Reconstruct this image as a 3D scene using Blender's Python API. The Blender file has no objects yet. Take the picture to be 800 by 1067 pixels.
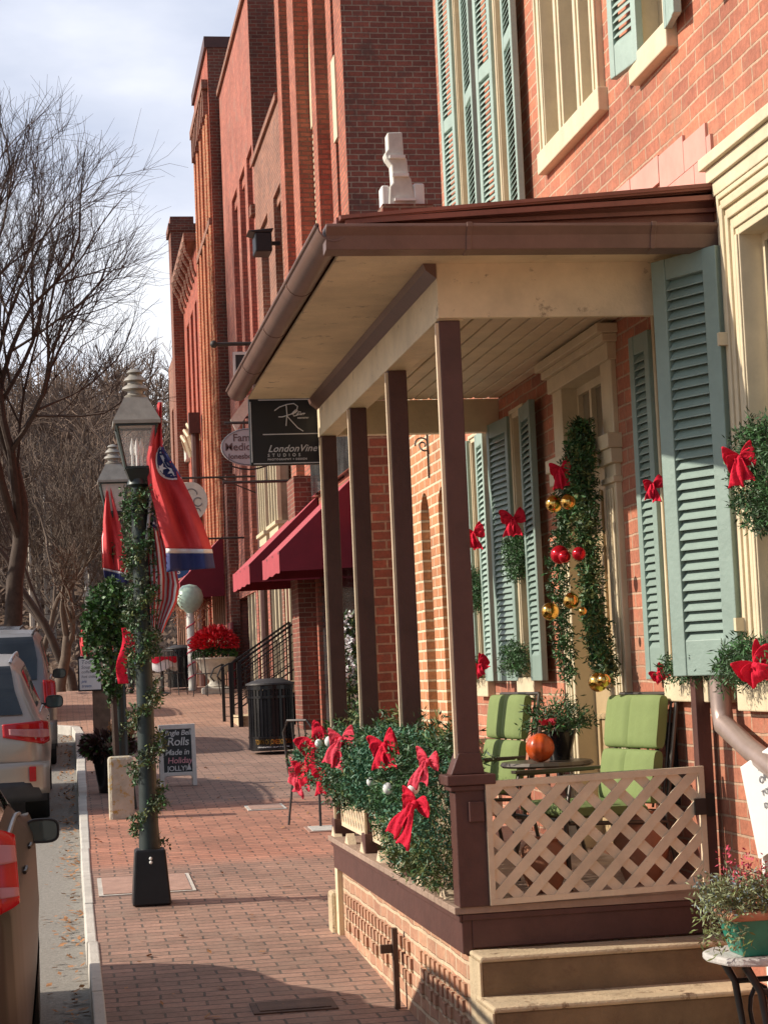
import bpy, bmesh, math, random
from mathutils import Vector, Matrix, Quaternion
R = math.radians
PI = math.pi
scene = bpy.context.scene
COL = scene.collection
rnd = random.Random(7)

# ------------------------------------------------------------------ camera
F = 2000.0
TH = R(2.45)
PSI, PHI = R(9.5445), R(4.7796)
cam = bpy.data.cameras.new('camera')
camo = bpy.data.objects.new('camera', cam)
COL.objects.link(camo)
camo.rotation_euler = (Matrix.Rotation(-PSI, 4, 'Z') @ Matrix.Rotation(PI / 2 + PHI, 4, 'X') @ Matrix.Rotation(-TH, 4, 'Z')).to_euler()
camo.location = (0, 0, 0)
cam.sensor_fit = 'HORIZONTAL'
cam.sensor_width = 36
cam.lens = 90
cam.clip_end = 2000
scene.camera = camo
CM = camo.rotation_euler.to_matrix()


def at(px, py, X=None, Y=None, Z=None):
    r = CM @ Vector(((px - 400) / F, -(py - 533.5) / F, -1))
    t = X / r.x if X is not None else Y / r.y if Y is not None else Z / r.z
    return r * t


def g(Y):                      # height of the brick pavement
    if Y < 31: return -1.49 + .04 * (Y - 11.3)
    z31 = -1.49 + .04 * 19.7
    if Y < 42: return z31 + (Y - 31) * .0502
    return z31 + 11 * .0502


# ------------------------------------------------------------------ materials
MATS = {}


def nodes_of(name, rough=.6, metal=0., spec=None):
    m = bpy.data.materials.new(name)
    m.use_nodes = True
    nt = m.node_tree
    b = nt.nodes['Principled BSDF']
    b.inputs['Roughness'].default_value = rough
    b.inputs['Metallic'].default_value = metal
    if spec is not None: b.inputs['Specular IOR Level'].default_value = spec
    MATS[name] = m
    return m, nt, b


def N(nt, t, **k):
    n = nt.nodes.new(t)
    for a, v in k.items():
        if a.startswith('i_'): n.inputs[a[2:].replace('_', ' ')].default_value = v
        else: setattr(n, a, v)
    return n


def rgba(c): return (c[0], c[1], c[2], 1)


def ramp(nt, fac, stops):
    r = nt.nodes.new('ShaderNodeValToRGB')
    e = r.color_ramp.elements
    e[0].position, e[0].color = stops[0][0], rgba(stops[0][1])
    e[1].position, e[1].color = stops[-1][0], rgba(stops[-1][1])
    for p, c in stops[1:-1]:
        x = e.new(p); x.color = rgba(c)
    nt.links.new(fac, r.inputs[0])
    return r.outputs[0]


def mixc(nt, fac, a, b, mode='MIX'):
    m = N(nt, 'ShaderNodeMix', data_type='RGBA', blend_type=mode)
    for s, v in ((m.inputs[0], fac), (m.inputs[6], a), (m.inputs[7], b)):
        if hasattr(v, 'is_linked'): nt.links.new(v, s)
        elif isinstance(v, (int, float)): s.default_value = v
        else: s.default_value = rgba(v)
    return m.outputs[2]


def noise(nt, scale, detail=4, rough=.6, vec=None, stretch=None):
    n = N(nt, 'ShaderNodeTexNoise')
    n.inputs['Scale'].default_value = scale
    n.inputs['Detail'].default_value = detail
    n.inputs['Roughness'].default_value = rough
    if vec is None:
        vec = N(nt, 'ShaderNodeNewGeometry').outputs['Position']
    if stretch:
        mp = N(nt, 'ShaderNodeMapping')
        mp.inputs['Scale'].default_value = stretch
        nt.links.new(vec, mp.inputs[0]); vec = mp.outputs[0]
    nt.links.new(vec, n.inputs['Vector'])
    return n.outputs['Fac']


def plain(name, c, rough=.6, metal=0., var=.18, scale=9., bump=0., bscale=60., spec=None, stretch=None, dirt=None, dirt_at=.62):
    m, nt, b = nodes_of(name, rough, metal, spec)
    f = noise(nt, scale, 5, .65, stretch=stretch)
    dk = tuple(x * (1 - var) for x in c); lt = tuple(min(1, x * (1 + var)) for x in c)
    col = ramp(nt, f, [(.3, dk), (.5, c), (.72, lt)])
    if dirt:
        f2 = noise(nt, scale * 2.7, 6, .75, stretch=stretch)
        fr = ramp(nt, f2, [(dirt_at, (0, 0, 0)), (dirt_at + .08, (1, 1, 1))])
        col = mixc(nt, fr, col, dirt)
    nt.links.new(col, b.inputs['Base Color'])
    if bump:
        bp = N(nt, 'ShaderNodeBump')
        bp.inputs['Strength'].default_value = bump
        bp.inputs['Distance'].default_value = .01
        nt.links.new(noise(nt, bscale, 4, .6, stretch=stretch), bp.inputs['Height'])
        nt.links.new(bp.outputs[0], b.inputs['Normal'])
    return m


def brick(name, c1, c2, mortar, bw=.215, rh=.0725, ms=.009, stain=None, var=.25, bias=0., rough=.85, offs=.5, patch=None, bumpd=.008, wob=.006):
    m, nt, b = nodes_of(name, rough)
    uv = N(nt, 'ShaderNodeUVMap'); uv.uv_map = 'uv'
    pos = N(nt, 'ShaderNodeNewGeometry').outputs['Position']
    # uneven courses
    nz = N(nt, 'ShaderNodeTexNoise'); nz.inputs['Scale'].default_value = 3.5; nz.inputs['Detail'].default_value = 3
    nt.links.new(pos, nz.inputs['Vector'])
    sub = N(nt, 'ShaderNodeVectorMath', operation='SUBTRACT'); sub.inputs[1].default_value = (.5, .5, .5)
    nt.links.new(nz.outputs['Color'], sub.inputs[0])
    sc = N(nt, 'ShaderNodeVectorMath', operation='SCALE'); sc.inputs['Scale'].default_value = wob * 2
    nt.links.new(sub.outputs[0], sc.inputs[0])
    add = N(nt, 'ShaderNodeVectorMath', operation='ADD')
    nt.links.new(uv.outputs[0], add.inputs[0]); nt.links.new(sc.outputs[0], add.inputs[1])
    br = N(nt, 'ShaderNodeTexBrick')
    br.offset = offs
    br.inputs['Scale'].default_value = 1
    br.inputs['Brick Width'].default_value = bw
    br.inputs['Row Height'].default_value = rh
    br.inputs['Mortar Size'].default_value = ms
    br.inputs['Mortar Smooth'].default_value = .25
    br.inputs['Bias'].default_value = bias
    br.inputs['Color1'].default_value = rgba(c1)
    br.inputs['Color2'].default_value = rgba(c2)
    br.inputs['Mortar'].default_value = rgba(mortar)
    nt.links.new(add.outputs[0], br.inputs['Vector'])
    f = noise(nt, 1.3, 6, .7)
    mul = ramp(nt, f, [(.3, (1 - var,) * 3), (.7, (1 + var,) * 3)])
    col = mixc(nt, 1., br.outputs['Color'], mul, 'MULTIPLY')
    f3 = noise(nt, 38., 4, .7)
    col = mixc(nt, 1., col, ramp(nt, f3, [(.3, (.78,) * 3), (.7, (1.2,) * 3)]), 'MULTIPLY')
    if stain:
        f2 = noise(nt, 2.2, 8, .75)
        col = mixc(nt, ramp(nt, f2, [(.52, (0, 0, 0)), (.66, (.75, .75, .75))]), col, stain)
    if patch:                       # (axis, from, to, colour): areas relaid with other brick
        for ax, a, z, pc in patch:
            sp = N(nt, 'ShaderNodeSeparateXYZ'); nt.links.new(pos, sp.inputs[0])
            wb = N(nt, 'ShaderNodeMath', operation='MULTIPLY_ADD')
            nt.links.new(f2 if stain else f, wb.inputs[0]); wb.inputs[1].default_value = .8
            nt.links.new(sp.outputs[ax], wb.inputs[2])
            r1 = N(nt, 'ShaderNodeMapRange'); r1.inputs[1].default_value = a; r1.inputs[2].default_value = a + .5
            r2 = N(nt, 'ShaderNodeMapRange'); r2.inputs[1].default_value = z; r2.inputs[2].default_value = z + .5
            r2.inputs[3].default_value = 1; r2.inputs[4].default_value = 0
            nt.links.new(wb.outputs[0], r1.inputs[0]); nt.links.new(wb.outputs[0], r2.inputs[0])
            mm = N(nt, 'ShaderNodeMath', operation='MULTIPLY')
            nt.links.new(r1.outputs[0], mm.inputs[0]); nt.links.new(r2.outputs[0], mm.inputs[1])
            col = mixc(nt, mm.outputs[0], col, mixc(nt, 1., col, pc, 'MULTIPLY'))
    nt.links.new(col, b.inputs['Base Color'])
    bp = N(nt, 'ShaderNodeBump'); bp.inputs['Strength'].default_value = 1; bp.inputs['Distance'].default_value = bumpd
    inv = N(nt, 'ShaderNodeMath', operation='SUBTRACT'); inv.inputs[0].default_value = 1
    nt.links.new(br.outputs['Fac'], inv.inputs[1])
    ad = N(nt, 'ShaderNodeMath', operation='MULTIPLY_ADD'); ad.inputs[1].default_value = .35
    nt.links.new(f3, ad.inputs[0]); nt.links.new(inv.outputs[0], ad.inputs[2])
    nt.links.new(ad.outputs[0], bp.inputs['Height'])
    nt.links.new(bp.outputs[0], b.inputs['Normal'])
    return m


M = MATS
brick('main_brick', (.48, .175, .098), (.34, .118, .072), (.47, .31, .21), var=.38, bumpd=.012, wob=.010, stain=(.34, .19, .12), ms=.006, bw=.205, rh=.0672)
brick('base_brick', (.50, .27, .165), (.38, .19, .12), (.58, .43, .29), stain=(.60, .44, .28), ms=.010, wob=.02)
brick('wing_brick', (.52, .23, .105), (.42, .17, .075), (.66, .50, .34), ms=.010)
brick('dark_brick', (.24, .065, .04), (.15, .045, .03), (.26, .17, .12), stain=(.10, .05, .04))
brick('red_brick', (.44, .095, .052), (.30, .06, .038), (.36, .17, .12), ms=.007, stain=(.20, .07, .05))
brick('pressed_brick', (.47, .145, .085), (.34, .095, .06), (.24, .12, .08), ms=.011, stain=(.24, .09, .06))
brick('painted_brick', (.46, .15, .10), (.35, .11, .078), (.25, .10, .075), ms=.010, bumpd=.005, stain=(.30, .17, .13))
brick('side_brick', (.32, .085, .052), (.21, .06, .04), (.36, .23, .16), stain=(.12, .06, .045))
brick('brown_brick', (.30, .12, .075), (.20, .08, .055), (.34, .22, .16), stain=(.16, .10, .08))
brick('gold_brick', (.50, .17, .085), (.40, .12, .06), (.52, .30, .16), stain=(.36, .10, .05))
brick('paver', (.33, .19, .14), (.235, .142, .105), (.10, .075, .06), bw=.215, rh=.108, ms=.007, var=.3,
      stain=(.27, .18, .135), wob=.02, bumpd=.006,
      patch=[(1, 14.7, 18.9, (1.35, 1.0, .86)), (1, 30.5, 60, (1.3, 1.2, 1.1))])
plain('brown_paint', (.088, .035, .028), .5, var=.2, bump=.2, bscale=30, dirt=(.15, .085, .065), dirt_at=.70)
plain('brown_gutter', (.15, .085, .066), .38, var=.2, scale=5, bump=.1, dirt=(.30, .20, .15), dirt_at=.7)
plain('cream_paint', (.70, .57, .38), .55, var=.2, scale=3, bump=.3, bscale=35, dirt=(.30, .22, .14), dirt_at=.60)
plain('cream_wood', (.70, .57, .39), .6, var=.12, scale=6, bump=.25, bscale=50, dirt=(.36, .26, .16), dirt_at=.70)
plain('lattice_paint', (.68, .545, .385), .6, var=.14, scale=8, bump=.25, bscale=60, dirt=(.36, .24, .14), dirt_at=.68)
plain('trim_cream', (.64, .54, .37), .5, var=.12, scale=6, bump=.15, dirt=(.40, .31, .20), dirt_at=.68)
plain('door_tan', (.44, .32, .18), .5, var=.1, scale=5, bump=.15)
plain('pale_wood', (.72, .68, .58), .5, var=.1)
plain('shutter_paint', (.225, .305, .268), .5, var=.10, scale=7, bump=.2, bscale=45, dirt=(.44, .52, .44), dirt_at=.68)
plain('shutter_pale', (.31, .41, .36), .5, var=.12, scale=7, bump=.2)
plain('deck_wood', (.36, .25, .19), .6, var=.2, scale=6, stretch=(1, .2, 1), bump=.3)
plain('riser', (.19, .125, .068), .9, var=.3, scale=4, bump=.6, bscale=60, dirt=(.16, .10, .055), dirt_at=.58)  # dirty step concrete, base also darkened for the shade on the risers
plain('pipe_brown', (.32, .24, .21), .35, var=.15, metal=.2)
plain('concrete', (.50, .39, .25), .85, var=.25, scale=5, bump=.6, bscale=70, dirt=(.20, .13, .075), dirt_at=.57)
plain('kerb_stone', (.50, .47, .42), .85, var=.2, scale=4, bump=.5, bscale=60, dirt=(.30, .27, .23), dirt_at=.62)
plain('limestone', (.44, .40, .32), .9, var=.25, scale=6, bump=1., bscale=30, dirt=(.40, .25, .06), dirt_at=.53)
plain('asphalt', (.25, .23, .20), .9, var=.3, scale=50, bump=.8, bscale=160, dirt=(.36, .33, .29), dirt_at=.62)
plain('soil', (.11, .075, .045), .95, var=.35, scale=1.2, bump=.5, bscale=20)
plain('leaf_litter', (.18, .11, .068), .95, var=.4, scale=.8, bump=.6, bscale=9)
plain('dry_leaf', (.36, .17, .07), .8, var=.45, scale=30)
plain('plate', (.36, .22, .17), .8, var=.2, scale=9, bump=.3)
plain('roof_metal', (.24, .085, .06), .5, var=.3, scale=3, bump=.2, dirt=(.26, .12, .09), dirt_at=.64)
plain('flashing', (.60, .30, .24), .6, var=.12, scale=6)
plain('black_metal', (.018, .018, .02), .38, var=.2, metal=.3)
plain('black_gloss', (.012, .012, .014), .18, var=.2)
plain('iron', (.045, .04, .038), .55, var=.3, metal=.4, bump=.3)
plain('rust_iron', (.12, .07, .05), .75, var=.35, metal=.2, bump=.4)
plain('lamp_green', (.028, .040, .038), .42, var=.25, metal=.2)
plain('lamp_roof', (.30, .28, .245), .5, var=.2, metal=.2, scale=12)
plain('white_paint', (.78, .77, .74), .5, var=.05)
plain('off_white', (.62, .60, .55), .6, var=.12, scale=14, dirt=(.4, .38, .34), dirt_at=.7)
plain('maroon_paint', (.18, .02, .03), .5, var=.15)
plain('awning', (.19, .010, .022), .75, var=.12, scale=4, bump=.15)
plain('awning_sunlit', (.38, .055, .07), .75, var=.12, scale=4)  # same cloth as the side panels, sunlight put into a lighter colour
plain('flag_red', (.62, .05, .055), .75, var=.1, bump=.25, bscale=200)
plain('flag_white', (.78, .76, .76), .75, var=.05)
plain('flag_blue', (.025, .035, .14), .75, var=.15)
plain('bow_red', (.66, .02, .05), .9, var=.3, scale=25, bump=.5, bscale=120, spec=.15)
plain('bow_pink', (.72, .07, .11), .9, var=.3, scale=25, bump=.5, bscale=120, spec=.15)
plain('needle_dark', (.030, .065, .024), .6, var=.4, scale=18)
plain('needle_green', (.05, .14, .042), .55, var=.45, scale=14)
plain('needle_blue', (.055, .16, .09), .5, var=.45, scale=14)
plain('needle_yellow', (.13, .16, .045), .6, var=.4, scale=14)
plain('shrub_leaf', (.045, .12, .022), .5, var=.4, scale=14)
plain('lamp_leaf', (.065, .095, .045), .55, var=.5, scale=20)
plain('purple_leaf', (.07, .035, .03), .55, var=.4, scale=20)
plain('hydrangea', (.50, .28, .13), .85, var=.35, scale=30)
plain('poinsettia', (.55, .006, .018), .55, var=.35, scale=25)
plain('heather_pink', (.50, .05, .10), .7, var=.4, scale=30)
plain('sage_leaf', (.22, .25, .13), .7, var=.4, scale=25)
plain('grey_leaf', (.20, .25, .26), .7, var=.4, scale=25)
plain('bark', (.060, .040, .030), .9, var=.3, bump=.6, bscale=25)
plain('bark_mid', (.12, .085, .062), .9, var=.3)
plain('bark_pale', (.42, .36, .30), .85, var=.3, scale=3)
plain('twig_far', (.17, .115, .085), .95, var=.35, scale=.6)
plain('cushion', (.18, .235, .08), .85, var=.07, scale=6, bump=.3, bscale=18)
plain('chair_metal', (.10, .085, .07), .4, var=.2, metal=.5)
plain('gold_ball', (.85, .52, .14), .12, metal=1., var=.05)
plain('red_ball', (.62, .015, .03), .15, metal=.6, var=.05)
plain('white_ball', (.78, .78, .74), .25, var=.05)
plain('pumpkin_orange', (.52, .08, .015), .3, var=.4, scale=14, dirt=(.10, .03, .012), dirt_at=.58)
plain('green_pot', (.015, .19, .13), .35, var=.2, scale=10)
plain('terracotta', (.42, .19, .11), .85, var=.2, scale=10)
plain('stone_top', (.46, .44, .42), .8, var=.2, scale=20, bump=.4, dirt=(.22, .2, .19), dirt_at=.6)
plain('urn_stone', (.55, .52, .44), .8, var=.2, scale=10, bump=.4)
plain('rubber', (.018, .018, .018), .8, var=.1)
plain('plastic_black', (.03, .03, .032), .55, var=.2)
plain('rim_silver', (.45, .45, .46), .3, metal=.9, var=.1)
plain('car_bronze', (.048, .038, .03), .38, metal=0., var=.04, scale=2, spec=.3)
plain('car_silver', (.38, .34, .295), .3, metal=.45, var=.04, scale=2)
plain('car_grey', (.22, .21, .20), .3, metal=.45, var=.04, scale=2)
plain('car_dark', (.035, .032, .035), .25, metal=.3, var=.04, scale=2)
plain('tail_red', (.42, .008, .012), .12, var=.1)
plain('tail_clear', (.42, .17, .17), .12, var=.1)
plain('skin', (.55, .32, .22), .6, var=.05)
plain('hair_brown', (.06, .03, .018), .7, var=.2)
plain('coat_red', (.45, .012, .02), .85, var=.12)
plain('jacket_blue', (.28, .47, .75), .8, var=.08)
plain('denim', (.03, .06, .14), .85, var=.2)
plain('dark_cloth', (.03, .025, .028), .85, var=.2)
plain('sign_black', (.018, .018, .02), .4, var=.1)
plain('chalk_black', (.03, .035, .036), .7, var=.3, scale=25)
plain('chalk', (.58, .60, .58), .9, var=.15, scale=60)
plain('chalk_pink', (.60, .30, .32), .9, var=.15, scale=60)
plain('sign_blue', (.02, .10, .30), .5, var=.1)
plain('sign_grey', (.46, .44, .43), .6, var=.08)
plain('ink_grey', (.18, .18, .2), .6, var=.1)
plain('ink_brown', (.13, .08, .07), .6, var=.1)
plain('silver_line', (.62, .60, .60), .5, var=.05)
plain('wood_post', (.18, .12, .08), .85, var=.3, scale=10, bump=.4)
plain('globe_glass', (.45, .62, .52), .3, var=.15, scale=12)
plain('storefront_wood', (.30, .16, .10), .6, var=.2)


def glass(name, tint, dark, rough=.06):
    m, nt, b = nodes_of(name, rough, 0, .8)
    f = noise(nt, 2.2, 3)
    nt.links.new(ramp(nt, f, [(.35, dark), (.65, tint)]), b.inputs['Base Color'])
    return m


glass('window_glass', (.07, .075, .075), (.02, .022, .024))
glass('curtain_glass', (.30, .26, .19), (.16, .13, .09), .15)
glass('car_glass', (.02, .025, .028), (.008, .01, .012), .03)
glass('mirror_glass', (.10, .16, .15), (.02, .03, .03), .02)
m, nt, b = nodes_of('lantern_glass', .05, 0, .6)
b.inputs['Base Color'].default_value = (.9, .9, .88, 1); b.inputs['Transmission Weight'].default_value = 0
b.inputs['Alpha'].default_value = .22
m, nt, b = nodes_of('lantern_glass_milky', .15, 0, .6)
b.inputs['Base Color'].default_value = (.75, .74, .70, 1); b.inputs['Alpha'].default_value = .6


# ------------------------------------------------------------------ mesh builder
class MB:
    def __init__(s): s.v, s.f = [], []

    def add(s, vs, fs):
        o = len(s.v); s.v += [Vector(v) for v in vs]; s.f += [tuple(i + o for i in f) for f in fs]; return s

    def quad(s, a, b, c, d): return s.add([a, b, c, d], [(0, 1, 2, 3)])

    def box(s, x0, x1, y0, y1, z0, z1):
        if x0 > x1: x0, x1 = x1, x0
        if y0 > y1: y0, y1 = y1, y0
        if z0 > z1: z0, z1 = z1, z0
        return s.add([(x, y, z) for x in (x0, x1) for y in (y0, y1) for z in (z0, z1)],
                     [(0, 1, 3, 2), (4, 6, 7, 5), (0, 4, 5, 1), (2, 3, 7, 6), (0, 2, 6, 4), (1, 5, 7, 3)])

    def bar(s, p, q, w, h=None, up=(0, 0, 1), taper=1.):
        h = h or w
        p, q = Vector(p), Vector(q); d = (q - p).normalized(); up = Vector(up)
        if abs(d.dot(up)) > .98: up = Vector((0, 1, 0))
        a = d.cross(up).normalized(); b = a.cross(d)
        vs = []
        for c, k in ((p, 1), (q, taper)):
            for i, j in ((-1, -1), (1, -1), (1, 1), (-1, 1)): vs.append(c + a * (i * w / 2 * k) + b * (j * h / 2 * k))
        return s.add(vs, [(3, 2, 1, 0), (4, 5, 6, 7), (0, 1, 5, 4), (1, 2, 6, 5), (2, 3, 7, 6), (3, 0, 4, 7)])

    def tube(s, pts, rad, n=8, caps=True, closed=False):
        pts = [Vector(p) for p in pts]
        if not isinstance(rad, (list, tuple)): rad = [rad] * len(pts)
        rings = []; prev = None; L = len(pts)
        o = len(s.v)
        for i, p in enumerate(pts):
            if closed: d = (pts[(i + 1) % L] - pts[i - 1])
            else: d = pts[min(i + 1, L - 1)] - pts[max(i - 1, 0)]
            d = d.normalized() if d.length > 1e-9 else Vector((0, 0, 1))
            if prev is None:
                a = d.cross(Vector((0, 0, 1)))
                if a.length < .05: a = d.cross(Vector((0, 1, 0)))
            else:
                a = prev - d * prev.dot(d)
                if a.length < 1e-6: a = d.cross(Vector((0, 1, 0)))
            a.normalize(); prev = a; b = d.cross(a)
            for k in range(n):
                t = 2 * PI * k / n
                s.v.append(p + (a * math.cos(t) + b * math.sin(t)) * rad[i])
        m = L if closed else L - 1
        for i in range(m):
            for k in range(n):
                j = (i + 1) % L
                s.f.append((o + i * n + k, o + i * n + (k + 1) % n, o + j * n + (k + 1) % n, o + j * n + k))
        if caps and not closed:
            s.f.append(tuple(o + k for k in reversed(range(n)))); s.f.append(tuple(o + (L - 1) * n + k for k in range(n)))
        return s

    def lathe(s, prof, c=(0, 0, 0), n=20, ax=None, sx=1., sy=1., rot=0.):
        c = Vector(c); o = len(s.v)
        for r, z in prof:
            for k in range(n):
                t = 2 * PI * k / n + rot
                s.v.append(c + Vector((r * math.cos(t) * sx, r * math.sin(t) * sy, z)))
        for i in range(len(prof) - 1):
            for k in range(n):
                s.f.append((o + i * n + k, o + i * n + (k + 1) % n, o + (i + 1) * n + (k + 1) % n, o + (i + 1) * n + k))
        s.f.append(tuple(o + k for k in reversed(range(n)))); s.f.append(tuple(o + (len(prof) - 1) * n + k for k in range(n)))
        return s

    def ball(s, c, r, n=14, sz=1.):
        m = n // 2 + 1
        return s.lathe([(max(r * math.sin(PI * i / m), 1e-4), -r * sz * math.cos(PI * i / m)) for i in range(m + 1)], c, n)

    def prism(s, poly, axis, a0, a1):
        def pt(u, v, a):
            return (a, u, v) if axis == 'x' else (u, a, v) if axis == 'y' else (u, v, a)
        n = len(poly)
        return s.add([pt(u, v, a0) for u, v in poly] + [pt(u, v, a1) for u, v in poly],
                     [tuple(reversed(range(n))), tuple(range(n, 2 * n))] + [(i, (i + 1) % n, n + (i + 1) % n, n + i) for i in range(n)])

    def grid(s, fn, nu, nv):
        o = len(s.v)
        for i in range(nu + 1):
            for j in range(nv + 1): s.v.append(Vector(fn(i / nu, j / nv)))
        for i in range(nu):
            for j in range(nv):
                a = o + i * (nv + 1) + j
                s.f.append((a, a + nv + 1, a + nv + 2, a + 1))
        return s

    def blade(s, p, d, L, w, side=None):
        d = Vector(d).normalized()
        a = side or d.cross(Vector((rnd.uniform(-1, 1), rnd.uniform(-1, 1), rnd.uniform(-1, 1))))
        if a.length < 1e-4: a = Vector((1, 0, 0))
        a = a.normalized() * (w / 2)
        p = Vector(p); mid = p + d * L * .5
        return s.add([p, mid + a, p + d * L, mid - a], [(0, 1, 2, 3)])

    def move(s, off, rz=0., sc=1.):
        m = Matrix.Translation(Vector(off)) @ Matrix.Rotation(rz, 4, 'Z') @ Matrix.Scale(sc, 4)
        s.v = [m @ v for v in s.v]; return s

    def xform(s, m): s.v = [m @ v for v in s.v]; return s


def world_loc(o):
    L = Vector((0, 0, 0))
    while o is not None: L = L + o.location; o = o.parent
    return L


def build(name, mb, mat, parent=None, loc=None, smooth=False, bevel=0., recalc=True, thick=0.):
    me = bpy.data.meshes.new(name)
    off = world_loc(parent) if parent else Vector(loc) if loc is not None else Vector((0, 0, 0))
    me.from_pydata([v - off for v in mb.v], [], mb.f)
    if recalc:
        bm = bmesh.new(); bm.from_mesh(me); bmesh.ops.recalc_face_normals(bm, faces=bm.faces); bm.to_mesh(me); bm.free()
    uv = me.uv_layers.new(name='uv')
    vs = me.vertices; data = [0.0] * (2 * len(me.loops))
    for p in me.polygons:
        n = p.normal; ax = max(range(3), key=lambda i: abs(n[i]))
        for li in p.loop_indices:
            c = vs[me.loops[li].vertex_index].co + off
            u, w = (c.y, c.z) if ax == 0 else (c.x, c.z) if ax == 1 else (c.x, c.y)
            data[2 * li] = u + 500; data[2 * li + 1] = w + 500 * .0725 * 10
    uv.data.foreach_set('uv', data)
    me.materials.append(M[mat])
    if smooth:
        me.polygons.foreach_set('use_smooth', [True] * len(me.polygons))
        try: me.set_sharp_from_angle(angle=R(50))
        except Exception: pass
    o = bpy.data.objects.new(name, me)
    COL.objects.link(o)
    if parent: o.parent = parent
    else: o.location = off
    if thick:
        md = o.modifiers.new('thickness', 'SOLIDIFY'); md.thickness = thick; md.offset = 0
    if bevel:
        md = o.modifiers.new('bevel', 'BEVEL'); md.width = bevel; md.segments = 2; md.limit_method = 'ANGLE'; md.angle_limit = R(40)
    return o


def tag(o, label, cat, group=None):
    o['label'] = label; o['category'] = cat
    if group: o['group'] = group
    return o


def thing(name, loc, label, cat, group=None):
    o = bpy.data.objects.new(name, None); COL.objects.link(o); o.location = Vector(loc)
    o.empty_display_size = .2
    return tag(o, label, cat, group)


def single(name, mb, mat, loc, label, cat, group=None, **k):
    return tag(build(name, mb, mat, loc=loc, **k), label, cat, group)


def struct(name, mb, mat, **k):
    o = build(name, mb, mat, **k); o['kind'] = 'structure'; return o


def copy_tree(o, parent=None):
    c = o.copy(); COL.objects.link(c)
    if parent: c.parent = parent
    for ch in [x for x in bpy.data.objects if x.parent == o]: copy_tree(ch, c)
    return c


def text_mb(txt, size, origin, right, up, depth=.004, shear=0., align='LEFT', bold=0., spacing=1.):
    cu = bpy.data.curves.new('t', 'FONT'); cu.body = txt; cu.size = size; cu.extrude = depth / 2 / 1.0
    cu.shear = shear; cu.align_x = align; cu.offset = bold; cu.space_character = spacing; cu.resolution_u = 3
    ob = bpy.data.objects.new('t', cu); COL.objects.link(ob)
    bpy.context.view_layer.update()
    me = bpy.data.meshes.new_from_object(ob)
    right, up = Vector(right).normalized(), Vector(up).normalized(); nrm = right.cross(up)
    mb = MB()
    mb.add([Vector(origin) + right * v.co.x + up * v.co.y + nrm * v.co.z for v in me.vertices], [tuple(p.vertices) for p in me.polygons])
    bpy.data.objects.remove(ob); bpy.data.curves.remove(cu); bpy.data.meshes.remove(me)
    return mb


# ------------------------------------------------------------------ ground, road, pavement
def strip(x_of, Ys, z_of, mb=None):
    mb = mb or MB()
    o = len(mb.v); k = None
    for Y in Ys:
        xs = x_of(Y); k = len(xs)
        for x in xs: mb.v.append(Vector((x, Y, z_of(Y, x))))
    for i in range(len(Ys) - 1):
        for j in range(k - 1):
            a = o + i * k + j
            mb.f.append((a, a + 1, a + k + 1, a + k))
    return mb


def hill(Y, x):
    t = max(0, min(1, (Y - 62) / 90.))
    return g(Y) - .14 + (t * t * (3 - 2 * t)) * 17 * (1 - .25 * max(0, min(1, (x + 30) / 90.)))


def kx(Y):                     # street side of the kerb
    if Y < 15: return .064
    if Y < 31.6: return .064 + (Y - 15) / 16.6 * .03
    if Y < 32.4: return .094 - (Y - 31.6) / .8 * .5
    return -.406


def kw(Y): return .068 + max(0, min(1, (Y - 14) / 16.)) * .07


YS = [-12 + i for i in range(0, 72)]
struct('ground', strip(lambda Y: [-300, -120, -60, -30, -15, -6, 0, 6, 15, 30, 60, 120, 300], [-30, -12] + [i for i in range(-10, 62, 2)] + [62 + 5 * i for i in range(0, 22)] + [180, 260, 420, 700], lambda Y, x: hill(Y, x)), 'leaf_litter', recalc=False)
struct('road', strip(lambda Y: [-9, -4, kx(Y) + .03], [y for y in YS if y < 60], lambda Y, x: g(Y) - .126 - .012 * abs(x) * .3), 'asphalt', recalc=False)
YSf = sorted(set([y * 1. for y in YS] + [31.6, 31.8, 32., 32.2, 32.4]))
struct('pavement', strip(lambda Y: [kx(Y) + kw(Y) - .01, 1, 2, 3, 4, 5.6], YSf, lambda Y, x: g(Y)), 'paver', recalc=False)
mb = MB(); y = -6.
while y < 58:
    L = 1.45 if not (31 < y < 33) else .35
    y1 = min(y + L, 58) - .012
    xa, xb = kx(y), kx(y1); wa, wb = kw(y), kw(y1); j = rnd.uniform(-.006, .006); jz = rnd.uniform(0, .006)
    za, zb = g(y) + .008 + jz, g(y1) + .008 + jz
    vs = [(xa + j, y, za - .3), (xa + wa + j, y, za - .3), (xb + wb + j, y1, zb - .3), (xb + j, y1, zb - .3),
          (xa + .008 + j, y, za), (xa + wa + j, y, za), (xb + wb + j, y1, zb), (xb + .008 + j, y1, zb)]
    mb.add(vs, [(0, 3, 2, 1), (4, 5, 6, 7), (0, 1, 5, 4), (1, 2, 6, 5), (2, 3, 7, 6), (3, 0, 4, 7)])
    y += L
struct('kerb', mb, 'kerb_stone', bevel=.008)
# far side of the street
struct('far_pavement', strip(lambda Y: [-13, -9.], [y for y in YS if y < 60], lambda Y, x: g(Y) + .0), 'paver', recalc=False)
mb = MB()
for i in range(48): y = -10 + i * 1.45; mb.box(-9.02, -8.9, y, y + 1.44, g(y) - .3, g(y) + .02)
struct('far_kerb', mb, 'kerb_stone')


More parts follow.
